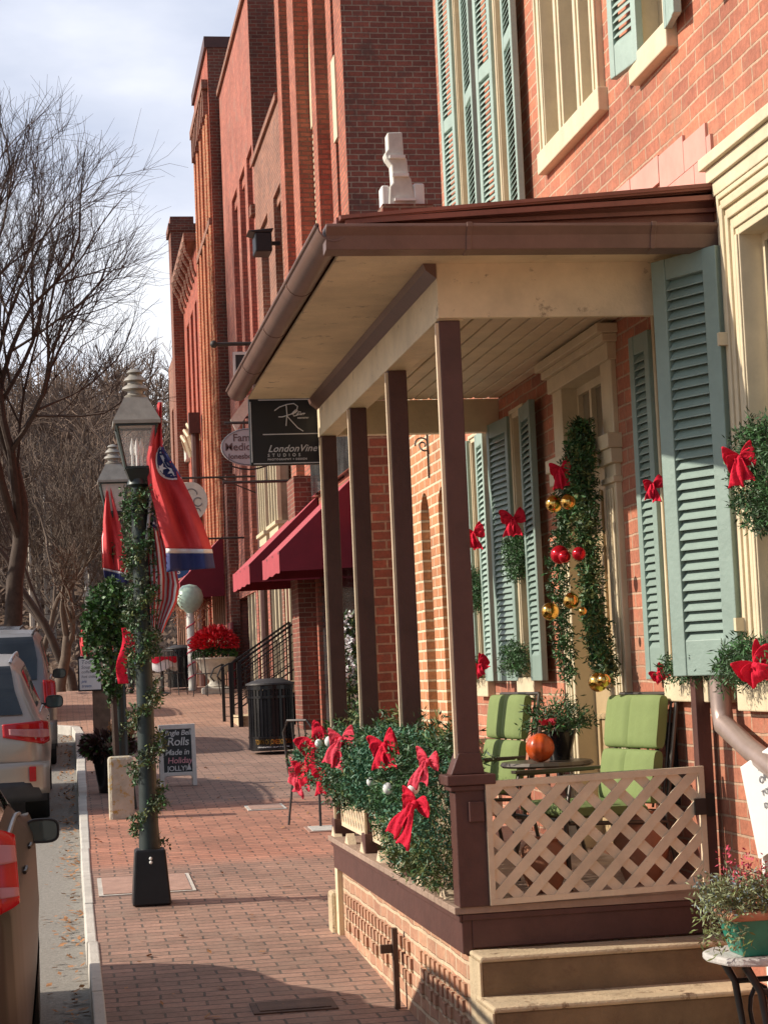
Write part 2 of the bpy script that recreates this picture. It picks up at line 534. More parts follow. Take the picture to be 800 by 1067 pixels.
def plate(x0, x1, y0, y1, label, mat='plate', frame='kerb_stone'):
    zc = g((y0 + y1) / 2)
    t = thing('cover_plate', ((x0 + x1) / 2, (y0 + y1) / 2, zc), label, 'access cover')
    for nm, mt, e, h in (('frame', frame, 0, .008), ('lid', mat, .03, .013)):
        mb = MB()
        X0, X1, Y0, Y1 = x0 + e, x1 - e, y0 + e, y1 - e
        mb.add([(X0, Y0, g(Y0) - .03), (X1, Y0, g(Y0) - .03), (X1, Y1, g(Y1) - .03), (X0, Y1, g(Y1) - .03),
                (X0, Y0, g(Y0) + h), (X1, Y0, g(Y0) + h), (X1, Y1, g(Y1) + h), (X0, Y1, g(Y1) + h)],
               [(0, 3, 2, 1), (4, 5, 6, 7), (0, 1, 5, 4), (1, 2, 6, 5), (2, 3, 7, 6), (3, 0, 4, 7)])
        build(nm, mb, mt, t)
    return t


plate(.17, .82, 13.15, 14.0, 'broad pinkish access cover in the bricks behind the black foot of the nearest lamp')
plate(1.62, 1.98, 17.9, 18.35, 'small pale access cover in the bricks between the lettered trash can and the porch')
plate(.82, 1.22, 9.15, 9.4, 'dark access cover in the shaded bricks at the bottom of the photo', 'rust_iron', 'rust_iron')
plate(1.95, 2.5, 16.0, 16.4, 'pale slab let into the bricks beside the leftmost red bows', 'kerb_stone', 'plate')

# leaves blown along the gutter of the road and over the bricks
mb = MB()
for i in range(1500):
    Y = rnd.uniform(8.2, 34)
    c = rnd.random()
    if c < .8: x = .05 - abs(rnd.gauss(0, .10)); z = g(Y) - .118
    elif c < .88: x = rnd.uniform(-.6, .0); z = g(Y) - .118
    else: x = rnd.uniform(.2, 2.2); z = g(Y) + .004
    if rnd.random() > (.35 + .65 * (math.sin(Y * 2.1) > .1)) and c < .8: continue
    s = rnd.uniform(.012, .034); a = rnd.uniform(0, 2 * PI)
    d = Vector((math.cos(a), math.sin(a), rnd.uniform(-.1, .5))) * s; e = Vector((-math.sin(a), math.cos(a), rnd.uniform(-.3, .3))) * s * .55
    p = Vector((x, Y, z + .008))
    mb.add([p - d, p + e, p + d, p - e], [(0, 1, 2, 3)])
o = single('fallen_leaves', mb, 'dry_leaf', (0, 15, g(15)), 'brown dry leaves blown along the kerb and over the bricks', 'leaves', recalc=False)
o['kind'] = 'stuff'


# ------------------------------------------------------------------ walls
def wall_face(mb, X, Y0, Y1, z0, z1, ops, depth=.12, back=False, s=1):
    ys = sorted(set([Y0, Y1] + [o[0] for o in ops] + [o[1] for o in ops]))
    zs = sorted(set([z0, z1] + [o[2] for o in ops] + [o[3] for o in ops]))
    for a, b in zip(ys, ys[1:]):
        for c, d in zip(zs, zs[1:]):
            m = ((a + b) / 2, (c + d) / 2)
            if any(o[0] < m[0] < o[1] and o[2] < m[1] < o[3] for o in ops): continue
            mb.quad((X, a, c), (X, a, d), (X, b, d), (X, b, c))
    for (a, b, c, d) in [o[:4] for o in ops]:
        e = X + depth * s
        mb.quad((X, a, c), (e, a, c), (e, a, d), (X, a, d))
        mb.quad((X, b, c), (X, b, d), (e, b, d), (e, b, c))
        mb.quad((X, a, d), (e, a, d), (e, b, d), (X, b, d))
        mb.quad((X, a, c), (X, b, c), (e, b, c), (e, a, c))
        if back: mb.quad((e, a, c), (e, a, d), (e, b, d), (e, b, c))
    return mb


def shell(mb, X, Y0, Y1, z0, z1, depth=8.):            # the other sides of a building behind its front
    mb.quad((X, Y0, z0), (X + depth, Y0, z0), (X + depth, Y0, z1), (X, Y0, z1))
    mb.quad((X, Y1, z0), (X, Y1, z1), (X + depth, Y1, z1), (X + depth, Y1, z0))
    mb.quad((X, Y0, z1), (X + depth, Y0, z1), (X + depth, Y1, z1), (X, Y1, z1))
    mb.quad((X + depth, Y0, z0), (X + depth, Y1, z0), (X + depth, Y1, z1), (X + depth, Y0, z1))
    return mb


def sash(parent, X, y0, y1, z0, z1, cas=.10, bars=(2, 3), trim='trim_cream', gl='window_glass', sill=True, sill_l=.03, proud=.02, header=0., mould=True, inner=.07, name='window'):
    """casing as the part, glass and sill as its sub-parts; X is the face of the wall"""
    mb = MB()
    f = X - proud
    mb.box(f, X + .10, y0 - cas, y0, z0, z1 + cas)
    mb.box(f, X + .10, y1, y1 + cas, z0, z1 + cas)
    mb.box(f, X + .10, y0, y1, z1, z1 + cas)
    if mould:
        mb.box(f - .010, f, y0 - cas, y0 - cas + .022, z0, z1 + cas)
        mb.box(f - .010, f, y1 + cas - .022, y1 + cas, z0, z1 + cas)
        mb.box(f - .008, f, y0 - .03, y0 - .005, z0, z1 + .005)
        mb.box(f - .008, f, y1 + .005, y1 + .03, z0, z1 + .005)
        mb.box(f - .010, f, y0 - cas + .022, y1 + cas - .022, z1 + cas - .022, z1 + cas)
    if header:
        for k in (.25, .5, .75):
            for ya in (y0 - cas * k, y1 + cas * k): mb.box(f - .006 - .012 * k, f, ya - .02, ya + .012, z0, z1 + cas * k)
            mb.box(f - .006 - .012 * k, f, y0 - cas * k + .012, y1 + cas * k - .02, z1 + cas * k - .02, z1 + cas * k + .012)
        mb.box(f - .015, X + .02, y0 - cas - .02, y1 + cas + .02, z1 + cas, z1 + cas + header * .35)
        mb.box(f - .03, X + .02, y0 - cas - .045, y1 + cas + .045, z1 + cas + header * .35, z1 + cas + header * .7)
        mb.box(f - .05, X + .02, y0 - cas - .07, y1 + cas + .07, z1 + cas + header * .7, z1 + cas + header)
    w = build(name, mb, trim, parent, bevel=.004)
    m2 = MB(); gx = X + inner; t = .032
    m2.box(gx, gx + .04, y0, y0 + t, z0, z1).box(gx, gx + .04, y1 - t, y1, z0, z1)
    m2.box(gx, gx + .04, y0 + t, y1 - t, z0, z0 + t * 1.5).box(gx, gx + .04, y0 + t, y1 - t, z1 - t, z1)
    zm = (z0 + z1) / 2
    m2.box(gx - .015, gx + .04, y0 + t, y1 - t, zm - .022, zm + .022)
    nb, nr = bars
    for i in range(1, nb): yy = y0 + (y1 - y0) * i / nb; m2.box(gx + .005, gx + .03, yy - .009, yy + .009, z0 + t, z1 - t)
    for i in range(1, nr * 2):
        if i == nr: continue
        zz = z0 + (z1 - z0) * i / (nr * 2); m2.box(gx + .005, gx + .03, y0 + t, y1 - t, zz - .009, zz + .009)
    build('sash', m2, trim, w)
    build('pane', MB().box(gx + .012, gx + .018, y0 + t * .9, y1 - t * .9, z0 + t, z1 - t * .9), gl, w)
    if sill: build('sill', MB().box(X - .05, X + .1, y0 - cas - .03, y1 + cas + .03, z0 - .115, z0 - .001), trim, w, bevel=.006)
    return w


def shutter(parent, p, q, z0, z1, mat='shutter_paint', thick=.035, pitch=.034, st=.05, mid=True, face=1, label=None):
    """louvred leaf standing from p to q (plan points); face: side its louvres slope down to"""
    p, q = Vector((p[0], p[1], 0)), Vector((q[0], q[1], 0)); d = (q - p); W = d.length; d.normalize(); n = Vector((0, 0, 1)).cross(d) * face
    fr = MB()

    def bx(mb, a, b, c0, c1, t=thick, off=0.):
        A = p + d * a + n * off; B = p + d * b + n * off
        vs = []
        for c in (c0, c1):
            for P_, s_ in ((A, -1), (B, -1), (B, 1), (A, 1)): v = P_ + n * (s_ * t / 2); vs.append((v.x, v.y, c))
        mb.add(vs, [(0, 3, 2, 1), (4, 5, 6, 7), (0, 1, 5, 4), (1, 2, 6, 5), (2, 3, 7, 6), (3, 0, 4, 7)])
    bx(fr, 0, st, z0, z1); bx(fr, W - st, W, z0, z1)
    br = .14
    bx(fr, st, W - st, z0, z0 + br, thick * .85); bx(fr, st, W - st, z1 - .085, z1, thick * .85)
    spans = [(z0 + br, z1 - .085)]
    if mid:
        zm = z0 + (z1 - z0) * .47
        bx(fr, st, W - st, zm - .04, zm + .04, thick * .85); spans = [(z0 + br, zm - .04), (zm + .04, z1 - .085)]
    o = build('shutter', fr, mat, parent, bevel=.004)
    if label: o['label'] = label
    lv = MB()
    for a, b in spans:
        k = int((b - a) / pitch)
        for i in range(k):
            z = a + (i + .5) * (b - a) / k
            A = p + d * (st + .001); B = p + d * (W - st - .001)
            dn = n * (thick * .40); h = pitch * .66
            vs = []
            for P_ in (A, B):
                for (s_, zz) in ((-1, z + h), (-1, z + h - .005), (1, z - h), (1, z - h + .005)):
                    v = P_ + dn * s_; vs.append((v.x, v.y, zz))
            lv.add(vs, [(0, 1, 2, 3), (4, 7, 6, 5), (0, 4, 5, 1), (1, 5, 6, 2), (2, 6, 7, 3), (3, 7, 4, 0)])
    build('louvres', lv, mat, o, recalc=True)
    return o


# ------------------------------------------------------------------ main brick house (right)
XW = 2.58
HOUSE_Y1 = 12.45
house = thing('brick_house', (4.5, 7, g(7)), 'nearest orange brick house with cream windows and pale green louvred shutters, behind the porch', 'house')
W_LOW = [(6.1, 6.85, -.09, 1.60), (7.35, 7.86, -.06, 1.42), (8.80, 9.54, -.93, 1.50), (10.42, 10.66, -.06, 1.42), (11.6, 11.8, -.06, 1.42)]
W_UP = [(5.0, 5.6, 2.66, 5.0), (6.2, 6.82, 2.66, 5.0), (7.58, 7.92, 2.66, 5.0), (8.64, 9.56, 2.70, 5.0), (10.38, 10.6, 2.28, 4.9), (11.46, 11.7, 2.28, 4.9)]
mb = wall_face(MB(), XW, 2.2, HOUSE_Y1, -2.2, 7.0, [(a - .006, b + .006, c - .006, d + .006) for a, b, c, d in W_LOW + W_UP], .13)
shell(mb, XW, 2.2, HOUSE_Y1, -2.2, 7.0, 8)
# basement vents (dark openings under the sills)
build('wall', mb, 'main_brick', house, recalc=False)
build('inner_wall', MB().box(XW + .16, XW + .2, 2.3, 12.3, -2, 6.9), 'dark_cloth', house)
for (a, b, c, d), kw_ in zip(W_LOW, [dict(header=.16, cas=.20, bars=(2, 2)), dict(bars=(2, 2)), None, dict(cas=.05, bars=(1, 2)), dict(cas=.05, bars=(1, 2))]):
    if kw_ is None: continue
    sash(house, XW, a, b, c, d, gl='window_glass', **kw_)
for (a, b, c, d) in W_UP:
    if a == 8.64:
        w = sash(house, XW, a, b, c, d, cas=.10, bars=(3, 3), proud=.03, gl='curtain_glass')
        m_ = MB()
        for yy in (8.92, 9.28): m_.box(XW - .02, XW + .09, yy - .045, yy + .045, c, d).box(XW - .03, XW - .02, yy - .02, yy + .02, c, d)
        build('mullion', m_, 'trim_cream', w, bevel=.004)
    else:
        sash(house, XW, a, b, c, d, cas=.07 if b - a > .3 else .05, bars=(2, 3) if b - a > .3 else (1, 3), gl='curtain_glass')
# door surround, transom and door
DX = XW
mb = MB()
for s in (8.680, 9.660):
    a, b = (s - .06, s + .12) if s < 9.1 else (s - .12, s + .06)
    mb.box(DX - .03, DX + .1, a, b, -.93, 1.0)
    for k in range(3): yy = a + (b - a) * (.25 + .25 * k); mb.box(DX - .04, DX - .03, yy - .012, yy + .012, -.7, .82)
    mb.box(DX - .05, DX + .1, a - .02, b + .02, -.93, -.74)
    mb.box(DX - .045, DX + .1, a - .015, b + .015, .84, .87).box(DX - .055, DX + .1, a - .03, b + .03, .93, 1.0)
    mb.box(DX - .025, DX + .1, a, b, 1.07, 1.5)
mb.box(DX - .07, DX + .12, 8.580, 9.760, 1.0, 1.07)
mb.box(DX - .045, DX + .1, 8.600, 9.740, 1.42, 1.50).box(DX - .07, DX + .1, 8.580, 9.760, 1.50, 1.54).box(DX - .10, DX + .1, 8.560, 9.780, 1.54, 1.585)
ds = build('door_surround', mb, 'trim_cream', house, bevel=.005)
mb = MB().box(DX + .06, DX + .10, 8.800, 9.540, 1.07, 1.11).box(DX + .06, DX + .10, 8.800, 9.540, 1.38, 1.42)
for yy in (8.810, 9.050, 9.290, 9.530): mb.box(DX + .06, DX + .1, yy - .018, yy + .018, 1.11, 1.38)
tr = build('transom_window', mb, 'trim_cream', house)
build('pane', MB().box(DX + .085, DX + .09, 8.810, 9.530, 1.1, 1.4), 'curtain_glass', tr)
mb = MB().box(DX + .075, DX + .12, 8.800, 9.540, -.93, 1.0)
for z0, z1 in ((-.8, -.25), (-.12, .86)):
    for y0, y1 in ((8.870, 9.140), (9.200, 9.470)):
        mb.box(DX + .06, DX + .075, y0, y1, z0, z0 + .03).box(DX + .06, DX + .075, y0, y1, z1 - .03, z1).box(DX + .06, DX + .075, y0, y0 + .03, z0 + .03, z1 - .03).box(DX + .06, DX + .075, y1 - .03, y1, z0 + .03, z1 - .03)
dr = build('door', mb, 'door_tan', house, bevel=.004)
build('handle', MB().ball((DX + .02, 8.870, -.05), .028).tube([(DX + .02, 8.870, -.05), (DX + .08, 8.870, -.05)], .012), 'gold_ball', dr, smooth=True)
# shutters: big open one beside the front corner, others along the porch and upstairs
shutter(house, (XW - .035, 7.03), (XW - .195, 7.35), -.065, 1.60, 'shutter_paint', thick=.045, pitch=.040, st=.075, mid=False, face=1, label='large weathered green shutter standing wide open across the end of the porch')
build('hinge', MB().box(XW - .07, XW + .0, 6.985, 7.01, 1.20, 1.25), 'trim_cream', house)
build('hinge', MB().box(XW - .07, XW, 6.985, 7.01, .1, .15), 'trim_cream', house)
Sx = XW - .052


def low_shut(y0, y1, lean=.0, m_='shutter_paint', z0=-.06, z1=1.44, **k):
    shutter(house, (Sx + .02, y0), (Sx - lean, y1), z0, z1, m_, face=-1, mid=False, **k)


shutter(house, (Sx + .02, 7.96), (Sx - .0, 8.18), -.08, 1.44, face=1, mid=False)
shutter(house, (Sx + .02, 10.39), (Sx - .01, 10.02), -.08, 1.44, face=-1, mid=False)
shutter(house, (Sx + .02, 10.69), (Sx - .01, 11.10), -.08, 1.44, face=1, mid=False)
shutter(house, (Sx + .02, 11.57), (Sx - .01, 11.22), -.08, 1.44, 'shutter_pale', face=-1, mid=False)
shutter(house, (Sx + .02, 11.82), (Sx - .01, 12.04), -.08, 1.44, 'shutter_pale', face=1, mid=False)
shutter(house, (Sx + .02, 10.35), (Sx - .01, 10.0), 2.22, 4.95, 'shutter_pale', face=-1)
shutter(house, (Sx + .02, 10.63), (Sx - .01, 10.93), 2.22, 4.95, 'shutter_pale', face=1)
shutter(house, (Sx + .02, 11.42), (Sx - .01, 11.05), 2.22, 4.95, 'shutter_pale', face=-1)
shutter(house, (Sx + .02, 11.72), (Sx - .01, 12.0), 2.22, 4.95, 'shutter_pale', face=1)
shutter(house, (Sx + .02, 7.50), (Sx - .01, 7.28), 2.62, 4.95, 'shutter_pale', face=-1)
shutter(house, (Sx + .02, 7.88), (Sx - .02, 8.17), 2.62, 4.95, 'shutter_pale', face=1)
# pipes on the wall
dp = MB().tube([(2.51, 7.205, -.02), (2.51, 7.205, -.20), (2.505, 7.17, -.26), (2.495, 6.86, -.345), (2.49, 6.5, -.43), (2.49, 6.45, -.5), (2.49, 6.45, -1.7)], .042, 12)
build('downpipe', dp, 'pipe_brown', house, smooth=True)
build('vent', MB().box(XW - .004, XW + .01, 8.0, 8.16, -.62, -.27), 'dark_cloth', house)
build('vent', MB().box(XW - .004, XW + .01, 9.95, 10.1, -.62, -.27), 'dark_cloth', house)

# ------------------------------------------------------------------ low brick wing beyond the porch
wing = thing('brick_wing', (4.2, 13.4, g(13.4)), 'low golden brick wing with two narrow arched windows, seen between the porch posts', 'building')
ops = [(12.80, 13.06, -.5, 1.26), (13.40, 13.74, -.5, 1.28)]
mb = wall_face(MB(), XW, HOUSE_Y1, 14.55, -2.1, 2.9, ops, .16)
mb.quad((XW, HOUSE_Y1, 2.9), (XW + 6, HOUSE_Y1, 2.9), (XW + 6, 14.7, 2.9), (XW, 14.7, 2.9))
for a, b, c, d in ops:                       # arch heads
    cy, r = (a + b) / 2, (b - a) / 2
    for s in (-1, 1):
        arc = [(cy + s * r * math.cos(t * PI / 2 / 6), d - r * 1.3 + r * 1.3 * math.sin(t * PI / 2 / 6)) for t in range(7)]
        mb.prism(arc + [(cy + s * r, d)], 'x', XW, XW + .16)
build('wall', mb, 'wing_brick', wing, recalc=False)
for a, b, c, d in ops:
    cy, r = (a + b) / 2, (b - a) / 2
    m_ = MB().box(XW + .07, XW + .12, a, a + .05, c, d - r * .8).box(XW + .07, XW + .12, b - .05, b, c, d - r * .8)
    m_.box(XW + .09, XW + .115, cy - .012, cy + .012, c, d - .08).box(XW + .08, XW + .12, a + .05, b - .05, -.06, -.02)
    w_ = build('arched_window', m_, 'trim_cream', wing)
    build('pane', MB().box(XW + .12, XW + .13, a - .02, b + .02, c, d + .02), 'window_glass', w_)
build('end_pier', MB().box(2.30, 8.4, 14.55, 14.74, -2., 3.1), 'dark_brick', wing)
build('pedestal', MB().box(2.33, 2.70, 13.35, 13.62, 2.85, 3.355), 'dark_brick', wing)
build('sill_course', MB().box(XW - .04, XW, 12.47, 14.5, -.52, -.46), 'trim_cream', wing)
# iron bracket plant hook on the wing
hk = MB(); pts = [(XW - .03 - .06 * (1 - t / 26) * math.cos(t * .48), 13.35 - .0 + .06 * (1 - t / 26) * math.sin(t * .48), 1.60 + .07 * (1 - t / 26) * math.sin(t * .48)) for t in range(22)]
hk.tube(pts, .006, 6).bar((XW - .01, 13.3, 1.75), (XW - .01, 13.3, 1.36), .012)
single('iron_hook', hk, 'iron', (XW - .02, 13.3, 1.0), 'curled iron hook fixed to the golden brick wall above the arched windows', 'hook')
# white wooden finial on the wing
fz = 3.36
prof = [(-.07, 0), (-.06, .14), (-.035, .17), (-.04, .30), (-.075, .35), (-.085, .385), (-.06, .42), (-.06, .54), (.05, .545), (.055, .36), (.075, .35), (.085, .22), (.10, .20), (.13, .02), (.13, 0)]
t_ = thing('finial', (2.5, 13.5, fz), 'white painted stepped wooden finial rising above the porch roof against the dark brick', 'finial')
build('shaft', MB().prism([(2.46 + x, fz + z) for x, z in prof], 'y', 13.42, 13.54), 'off_white', t_, bevel=.01)
build('foot', MB().box(2.345, 2.40, 13.44, 13.58, fz, fz + .155), 'white_paint', t_, bevel=.012)
build('foot', MB().box(2.575, 2.655, 13.42, 13.55, fz, fz + .165), 'white_paint', t_, bevel=.012)
for a_, b_, zz in ((2.405, 2.52, .345), (2.42, 2.54, .21), (2.43, 2.58, .03)): build('moulding', MB().box(a_, b_, 13.39, 13.42, fz + zz, fz + zz + .02), 'white_paint', t_)

# ------------------------------------------------------------------ porch
DZ = -.93
PX0, PX1, PY0, PY1 = 1.50, XW, 7.5, 11.2
porch = thing('porch', (2.0, 9.3, g(9.3)), 'raised porch with brown posts, cream beams, a low brown roof and a brick base', 'porch')
mb = MB()
n = 26
for i in range(n):
    a = PY0 - .02 + (PY1 + .02 - PY0) * i / n; b = PY0 - .02 + (PY1 + .02 - PY0) * (i + 1) / n - .006
    mb.box(PX0 - .03, PX1, a, b, DZ - .028, DZ)
build('deck', mb, 'deck_wood', porch, bevel=.003)
mb = MB().box(PX0, PX0 + .04, PY0 + .0, PY1, -1.115, DZ - .03).box(PX0 + .04, PX1, PY0, PY0 + .04, -1.095, DZ - .03).box(PX0 + .04, PX1, PY1 - .04, PY1, -1.10, DZ - .03)
mb.box(PX0 - .012, PX0, PY0 - .012, PY1 + .01, DZ - .06, DZ - .03).box(PX0, PX1, PY0 - .012, PY0, DZ - .055, DZ - .03)
build('fascia', mb, 'brown_paint', porch, bevel=.004)
# brick base with projecting headers
mb = MB()
bx = PX0 + .035
mb.box(bx, PX1, PY0 + .06, PY1 - .02, -2.0, -1.10)
k = 0
for r_ in (2, 3, 4):
    zz = -1.10 - .0725 * r_ - .07
    y = PY0 + .12 + (.054 if r_ % 2 else 0)
    while y < PY1 - .2:
        if not (8.62 < y < 8.82) and not (r_ == 4 and int(y / .1075) % 3 == 0): mb.box(bx - .013, bx + .01, y, y + .062, zz + .006, zz + .066)
        y += .1075
build('brick_base', mb, 'base_brick', porch)
mb = MB().box(bx - .03, bx + .06, PY1 - .09, PY1 + .01, -2., -1.12)
build('corner_board', mb, 'cream_paint', porch)
build('pier_block', MB().box(bx - .06, bx + .10, PY1 + .01, PY1 + .16, -2.0, -1.26), 'concrete', porch, bevel=.02)
# posts
POSTY = [7.52, 8.76, 9.98, 11.13]
for i, y in enumerate(POSTY):
    mb = MB().box(1.512, 1.600, y - .045, y + .045, (-.42 if i == 0 else DZ), 1.40)
    po = build('post', mb, 'brown_paint', porch, bevel=.004)
    # thin lighter wire-like moulding on the street edge
    build('edge_strip', MB().box(1.499, 1.512, y - .042, y - .022, (-.35 if i == 0 else DZ), 1.39), 'lattice_paint', po)
    if i == 0:
        nb_ = MB().box(1.488, 1.610, y - .058, y + .058, DZ, -.46).box(1.455, 1.65, y - .085, y + .09, -.455, -.415).box(1.47, 1.63, y - .07, y + .072, -.478, -.456)
        nb_.prism([(1.478, -.415), (1.615, -.415), (1.60, -.33), (1.512, -.33)], 'y', y - .05, y + .05)
        nb_.box(1.54, 1.60, y - .075, y - .058, -.60, -.52)
        build('newel', nb_, 'brown_paint', po, bevel=.004)
    else:
        build('base_moulding', MB().box(1.495, 1.615, y - .058, y + .058, DZ, DZ + .1), 'brown_paint', po, bevel=.004)
build('end_post', MB().box(2.495, 2.555, 7.47, 7.53, DZ, .02), 'brown_paint', porch, bevel=.003)
# beams
mb = MB().box(1.505, 1.615, PY0 - .02, PY1 - .02, 1.400, 1.624)
build('street_beam', mb, 'cream_paint', porch, bevel=.004)
build('end_beam', MB().box(1.505, XW, PY0 - .055, PY0 - .021, 1.405, 1.66), 'cream_paint', porch, bevel=.004)
build('end_beam', MB().box(1.616, XW, PY1 - .13, PY1 - .05, 1.40, 1.60), 'cream_wood', porch, bevel=.004)
build('beam_moulding', MB().prism([(1.504, 1.565), (1.504, 1.625), (1.452, 1.625), (1.462, 1.598)], 'y', PY0 - .06, PY1 - .02), 'brown_gutter', porch)
# ceiling boards
mb = MB(); x = 1.62
while x < XW - .02:
    mb.box(x, min(x + .082, XW), PY0 - .02, PY1 - .13, 1.601, 1.62); x += .090
build('ceiling', mb, 'cream_wood', porch, bevel=.006)
# soffits
build('soffit', MB().box(1.09, 1.504, PY0 - .38, PY1 - .1, 1.626, 1.64).box(1.504, XW, PY0 - .38, PY0 - .056, 1.626, 1.64), 'cream_paint', porch)
mb = MB()
GX, GY, GZ = 1.04, 7.11, 1.672
# roof: low hip
zr = 1.88; ze = 1.712
A_, B_, C_, D_ = Vector((GX + .02, GY, ze)), Vector((GX + .02, 11.14, ze)), Vector((XW - .001, 11.14, zr)), Vector((XW - .001, GY + .32, zr))
E_ = Vector((XW - .001, GY, 1.835))
up = Vector((0, 0, .022))
mb.add([A_, B_, C_, D_], [(0, 1, 2, 3)]); mb.add([A_ + up, B_ + up, C_ + up, D_ + up], [(3, 2, 1, 0)])
mb.add([A_ + up, D_ + up, E_ + Vector((0, 0, .03))], [(0, 1, 2)])
mb.add([A_, A_ + up, B_ + up, B_], [(0, 1, 2, 3)]); mb.add([B_, B_ + up, C_ + up, C_], [(0, 1, 2, 3)])
mb.add([A_, E_, E_ + Vector((0, 0, .03)), A_ + up], [(0, 1, 2, 3)])
mb.add([A_, B_, C_, D_, E_], [(4, 3, 2, 1, 0)])
# near rake boards
rb = MB().add([A_ + Vector((.05, -.004, -.0)), E_ + Vector((0, -.004, 0)), Vector((XW, GY - .004, 1.70)), Vector((GX + .08, GY - .004, 1.685))], [(0, 1, 2, 3)])
for t in (.0, .35):
    a = A_.lerp(E_, .02) + Vector((0, -.02, .012 - t * .05)); b = E_ + Vector((0, -.02, .012 - t * .12)); mb.bar(a, b, .03, .02)
roof = build('roof', mb, 'roof_metal', porch)
rb = MB().prism([(GX + .10, 1.685), (XW - .004, 1.685), (XW - .004, 1.822), (GX + .10, 1.712)], 'y', GY + .045, GY + .075)
build('rake_board', rb, 'roof_metal', porch)
build('rake_trim', MB().bar((GX + .03, GY - .01, 1.725), (XW - .004, GY - .01, 1.853), .07, .014), 'roof_metal', porch)
build('rake_trim', MB().bar((GX + .2, GY + .03, 1.705), (XW - .004, GY + .03, 1.765), .03, .016), 'roof_metal', porch)
for t in (.28, .62):
    a = B_.lerp(A_, t) + up
    build('seam', MB().bar(a, a + (C_ - B_), .018, .02), 'roof_metal', roof)
# flashing against the house wall
mb = MB()
xs = XW - .012
fl = [(7.12, 1.835), (7.12, 2.06), (7.16, 2.045), (7.165, 1.99), (7.33, 1.99), (7.33, 2.125), (7.45, 2.125), (7.45, 2.03), (7.5, 2.03), (7.5, 2.15), (7.75, 2.15), (7.75, 2.06), (8.1, 2.16), (8.1, 2.09), (8.5, 2.17), (8.5, 2.09), (10.9, 2.15), (10.9, 2.06), (7.42, 2.075)]
for (a, b, c, d) in ((7.12, 7.33, 1.85, 2.0), (7.12, 7.17, 2.003, 2.07), (7.175, 7.45, 2.003, 2.13), (7.335, 7.70, 1.9, 2.0), (7.455, 7.78, 2.003, 2.16), (7.79, 8.2, 2.05, 2.17), (8.21, 8.7, 2.05, 2.175), (8.71, 11., 2.05, 2.16)):
    mb.box(xs, XW + .01, a, b, c, d)
build('flashing', mb, 'flashing', roof)
# gutter: half round along the street, boxed along the end
mb = MB()
sec = [(-.062 * math.cos(t * PI / 8), -.062 * math.sin(t * PI / 8)) for t in range(9)]
sec2 = [(-.056 * math.cos(t * PI / 8), -.056 * math.sin(t * PI / 8)) for t in range(8, -1, -1)]
poly = [(GX + a, GZ + .02 + b) for a, b in sec] + [(GX + a, GZ + .02 + b) for a, b in sec2]
mb.prism(poly, 'y', GY - .05, 11.2)
mb.tube([(GX - .062, GY - .05, GZ + .02), (GX - .062, 11.2, GZ + .02)], .009, 8)
for y in (8.1, 9.1, 10.2): mb.prism([(GX + a * 1.04, GZ + .02 + b * 1.04) for a, b in sec], 'y', y, y + .03)
gt = build('gutter', mb, 'brown_gutter', porch, smooth=True)
mb = MB().prism([(GY - .07, GZ + .022), (GY - .075, GZ + .010), (GY - .05, GZ - .02), (GY - .04, GZ - .072), (GY + .04, GZ - .080), (GY + .04, GZ + .022)], 'x', GX - .03, XW - .002)
for x in (1.55, 2.28): mb.prism([(GY - .08, GZ + .025), (GY - .08, GZ + .008), (GY - .055, GZ - .022), (GY - .045, GZ - .075), (GY + .03, GZ - .083), (GY + .03, GZ - .08), (GY, GZ + .026)], 'x', x, x + .02)
build('end_gutter', mb, 'brown_gutter', porch, bevel=.004)


# lattice panels
def lattice(y_or_x, a0, a1, z0, z1, along='x', pitch=.098, w=.028, t=.007, frame=.03, dz=0.):
    """two layers of diagonal laths clipped to a rectangle, inside a frame"""
    mb = MB()

    def pt(u, v, d):
        v = v + dz * (u - a0)
        return (u, y_or_x + d, v) if along == 'x' else (y_or_x + d, u, v)

    def lath(slope, c, d0, d1):
        # band |v - slope*u - c| < w/ sqrt2 clipped
        poly = [(a0, z0), (a1, z0), (a1, z1), (a0, z1)]
        hw = w / 2 * math.sqrt(2)
        for sgn in (1, -1):
            out = []
            for i in range(len(poly)):
                p, q = poly[i], poly[(i + 1) % len(poly)]
                fp = hw - sgn * (p[1] - slope * p[0] - c); fq = hw - sgn * (q[1] - slope * q[0] - c)
                if fp >= 0: out.append(p)
                if fp * fq < 0:
                    k = fp / (fp - fq); out.append((p[0] + (q[0] - p[0]) * k, p[1] + (q[1] - p[1]) * k))
            poly = out
            if len(poly) < 3: return
        n = len(poly)
        mb.add([pt(u, v, d0) for u, v in poly] + [pt(u, v, d1) for u, v in poly],
               [tuple(reversed(range(n))), tuple(range(n, 2 * n))] + [(i, (i + 1) % n, n + (i + 1) % n, n + i) for i in range(n)])
    step = pitch
    k = int((a1 - a0 + z1 - z0) / step) + 3
    for i in range(-k, k):
        lath(1, z0 - a0 + i * step, 0, t)
        lath(-1, z0 + a0 + i * step, t + .0005, 2 * t)
    for (u0, u1, v0, v1) in ((a0 - .004, a1 + .004, z1 - frame * .6, z1 + .008), (a0 - .004, a1 + .004, z0 - .008, z0 + frame * .5), (a0 - .004, a0 + frame * .6, z0 + frame * .5, z1 - frame * .6), (a1 - frame * .6, a1 + .004, z0 + frame * .5, z1 - frame * .6)):
        vs = [pt(u, v, d) for d in (-.004, 2 * t + .006) for u, v in ((u0, v0), (u1, v0), (u1, v1), (u0, v1))]
        mb.add(vs, [(0, 3, 2, 1), (4, 5, 6, 7), (0, 1, 5, 4), (1, 2, 6, 5), (2, 3, 7, 6), (3, 0, 4, 7)])
    return mb


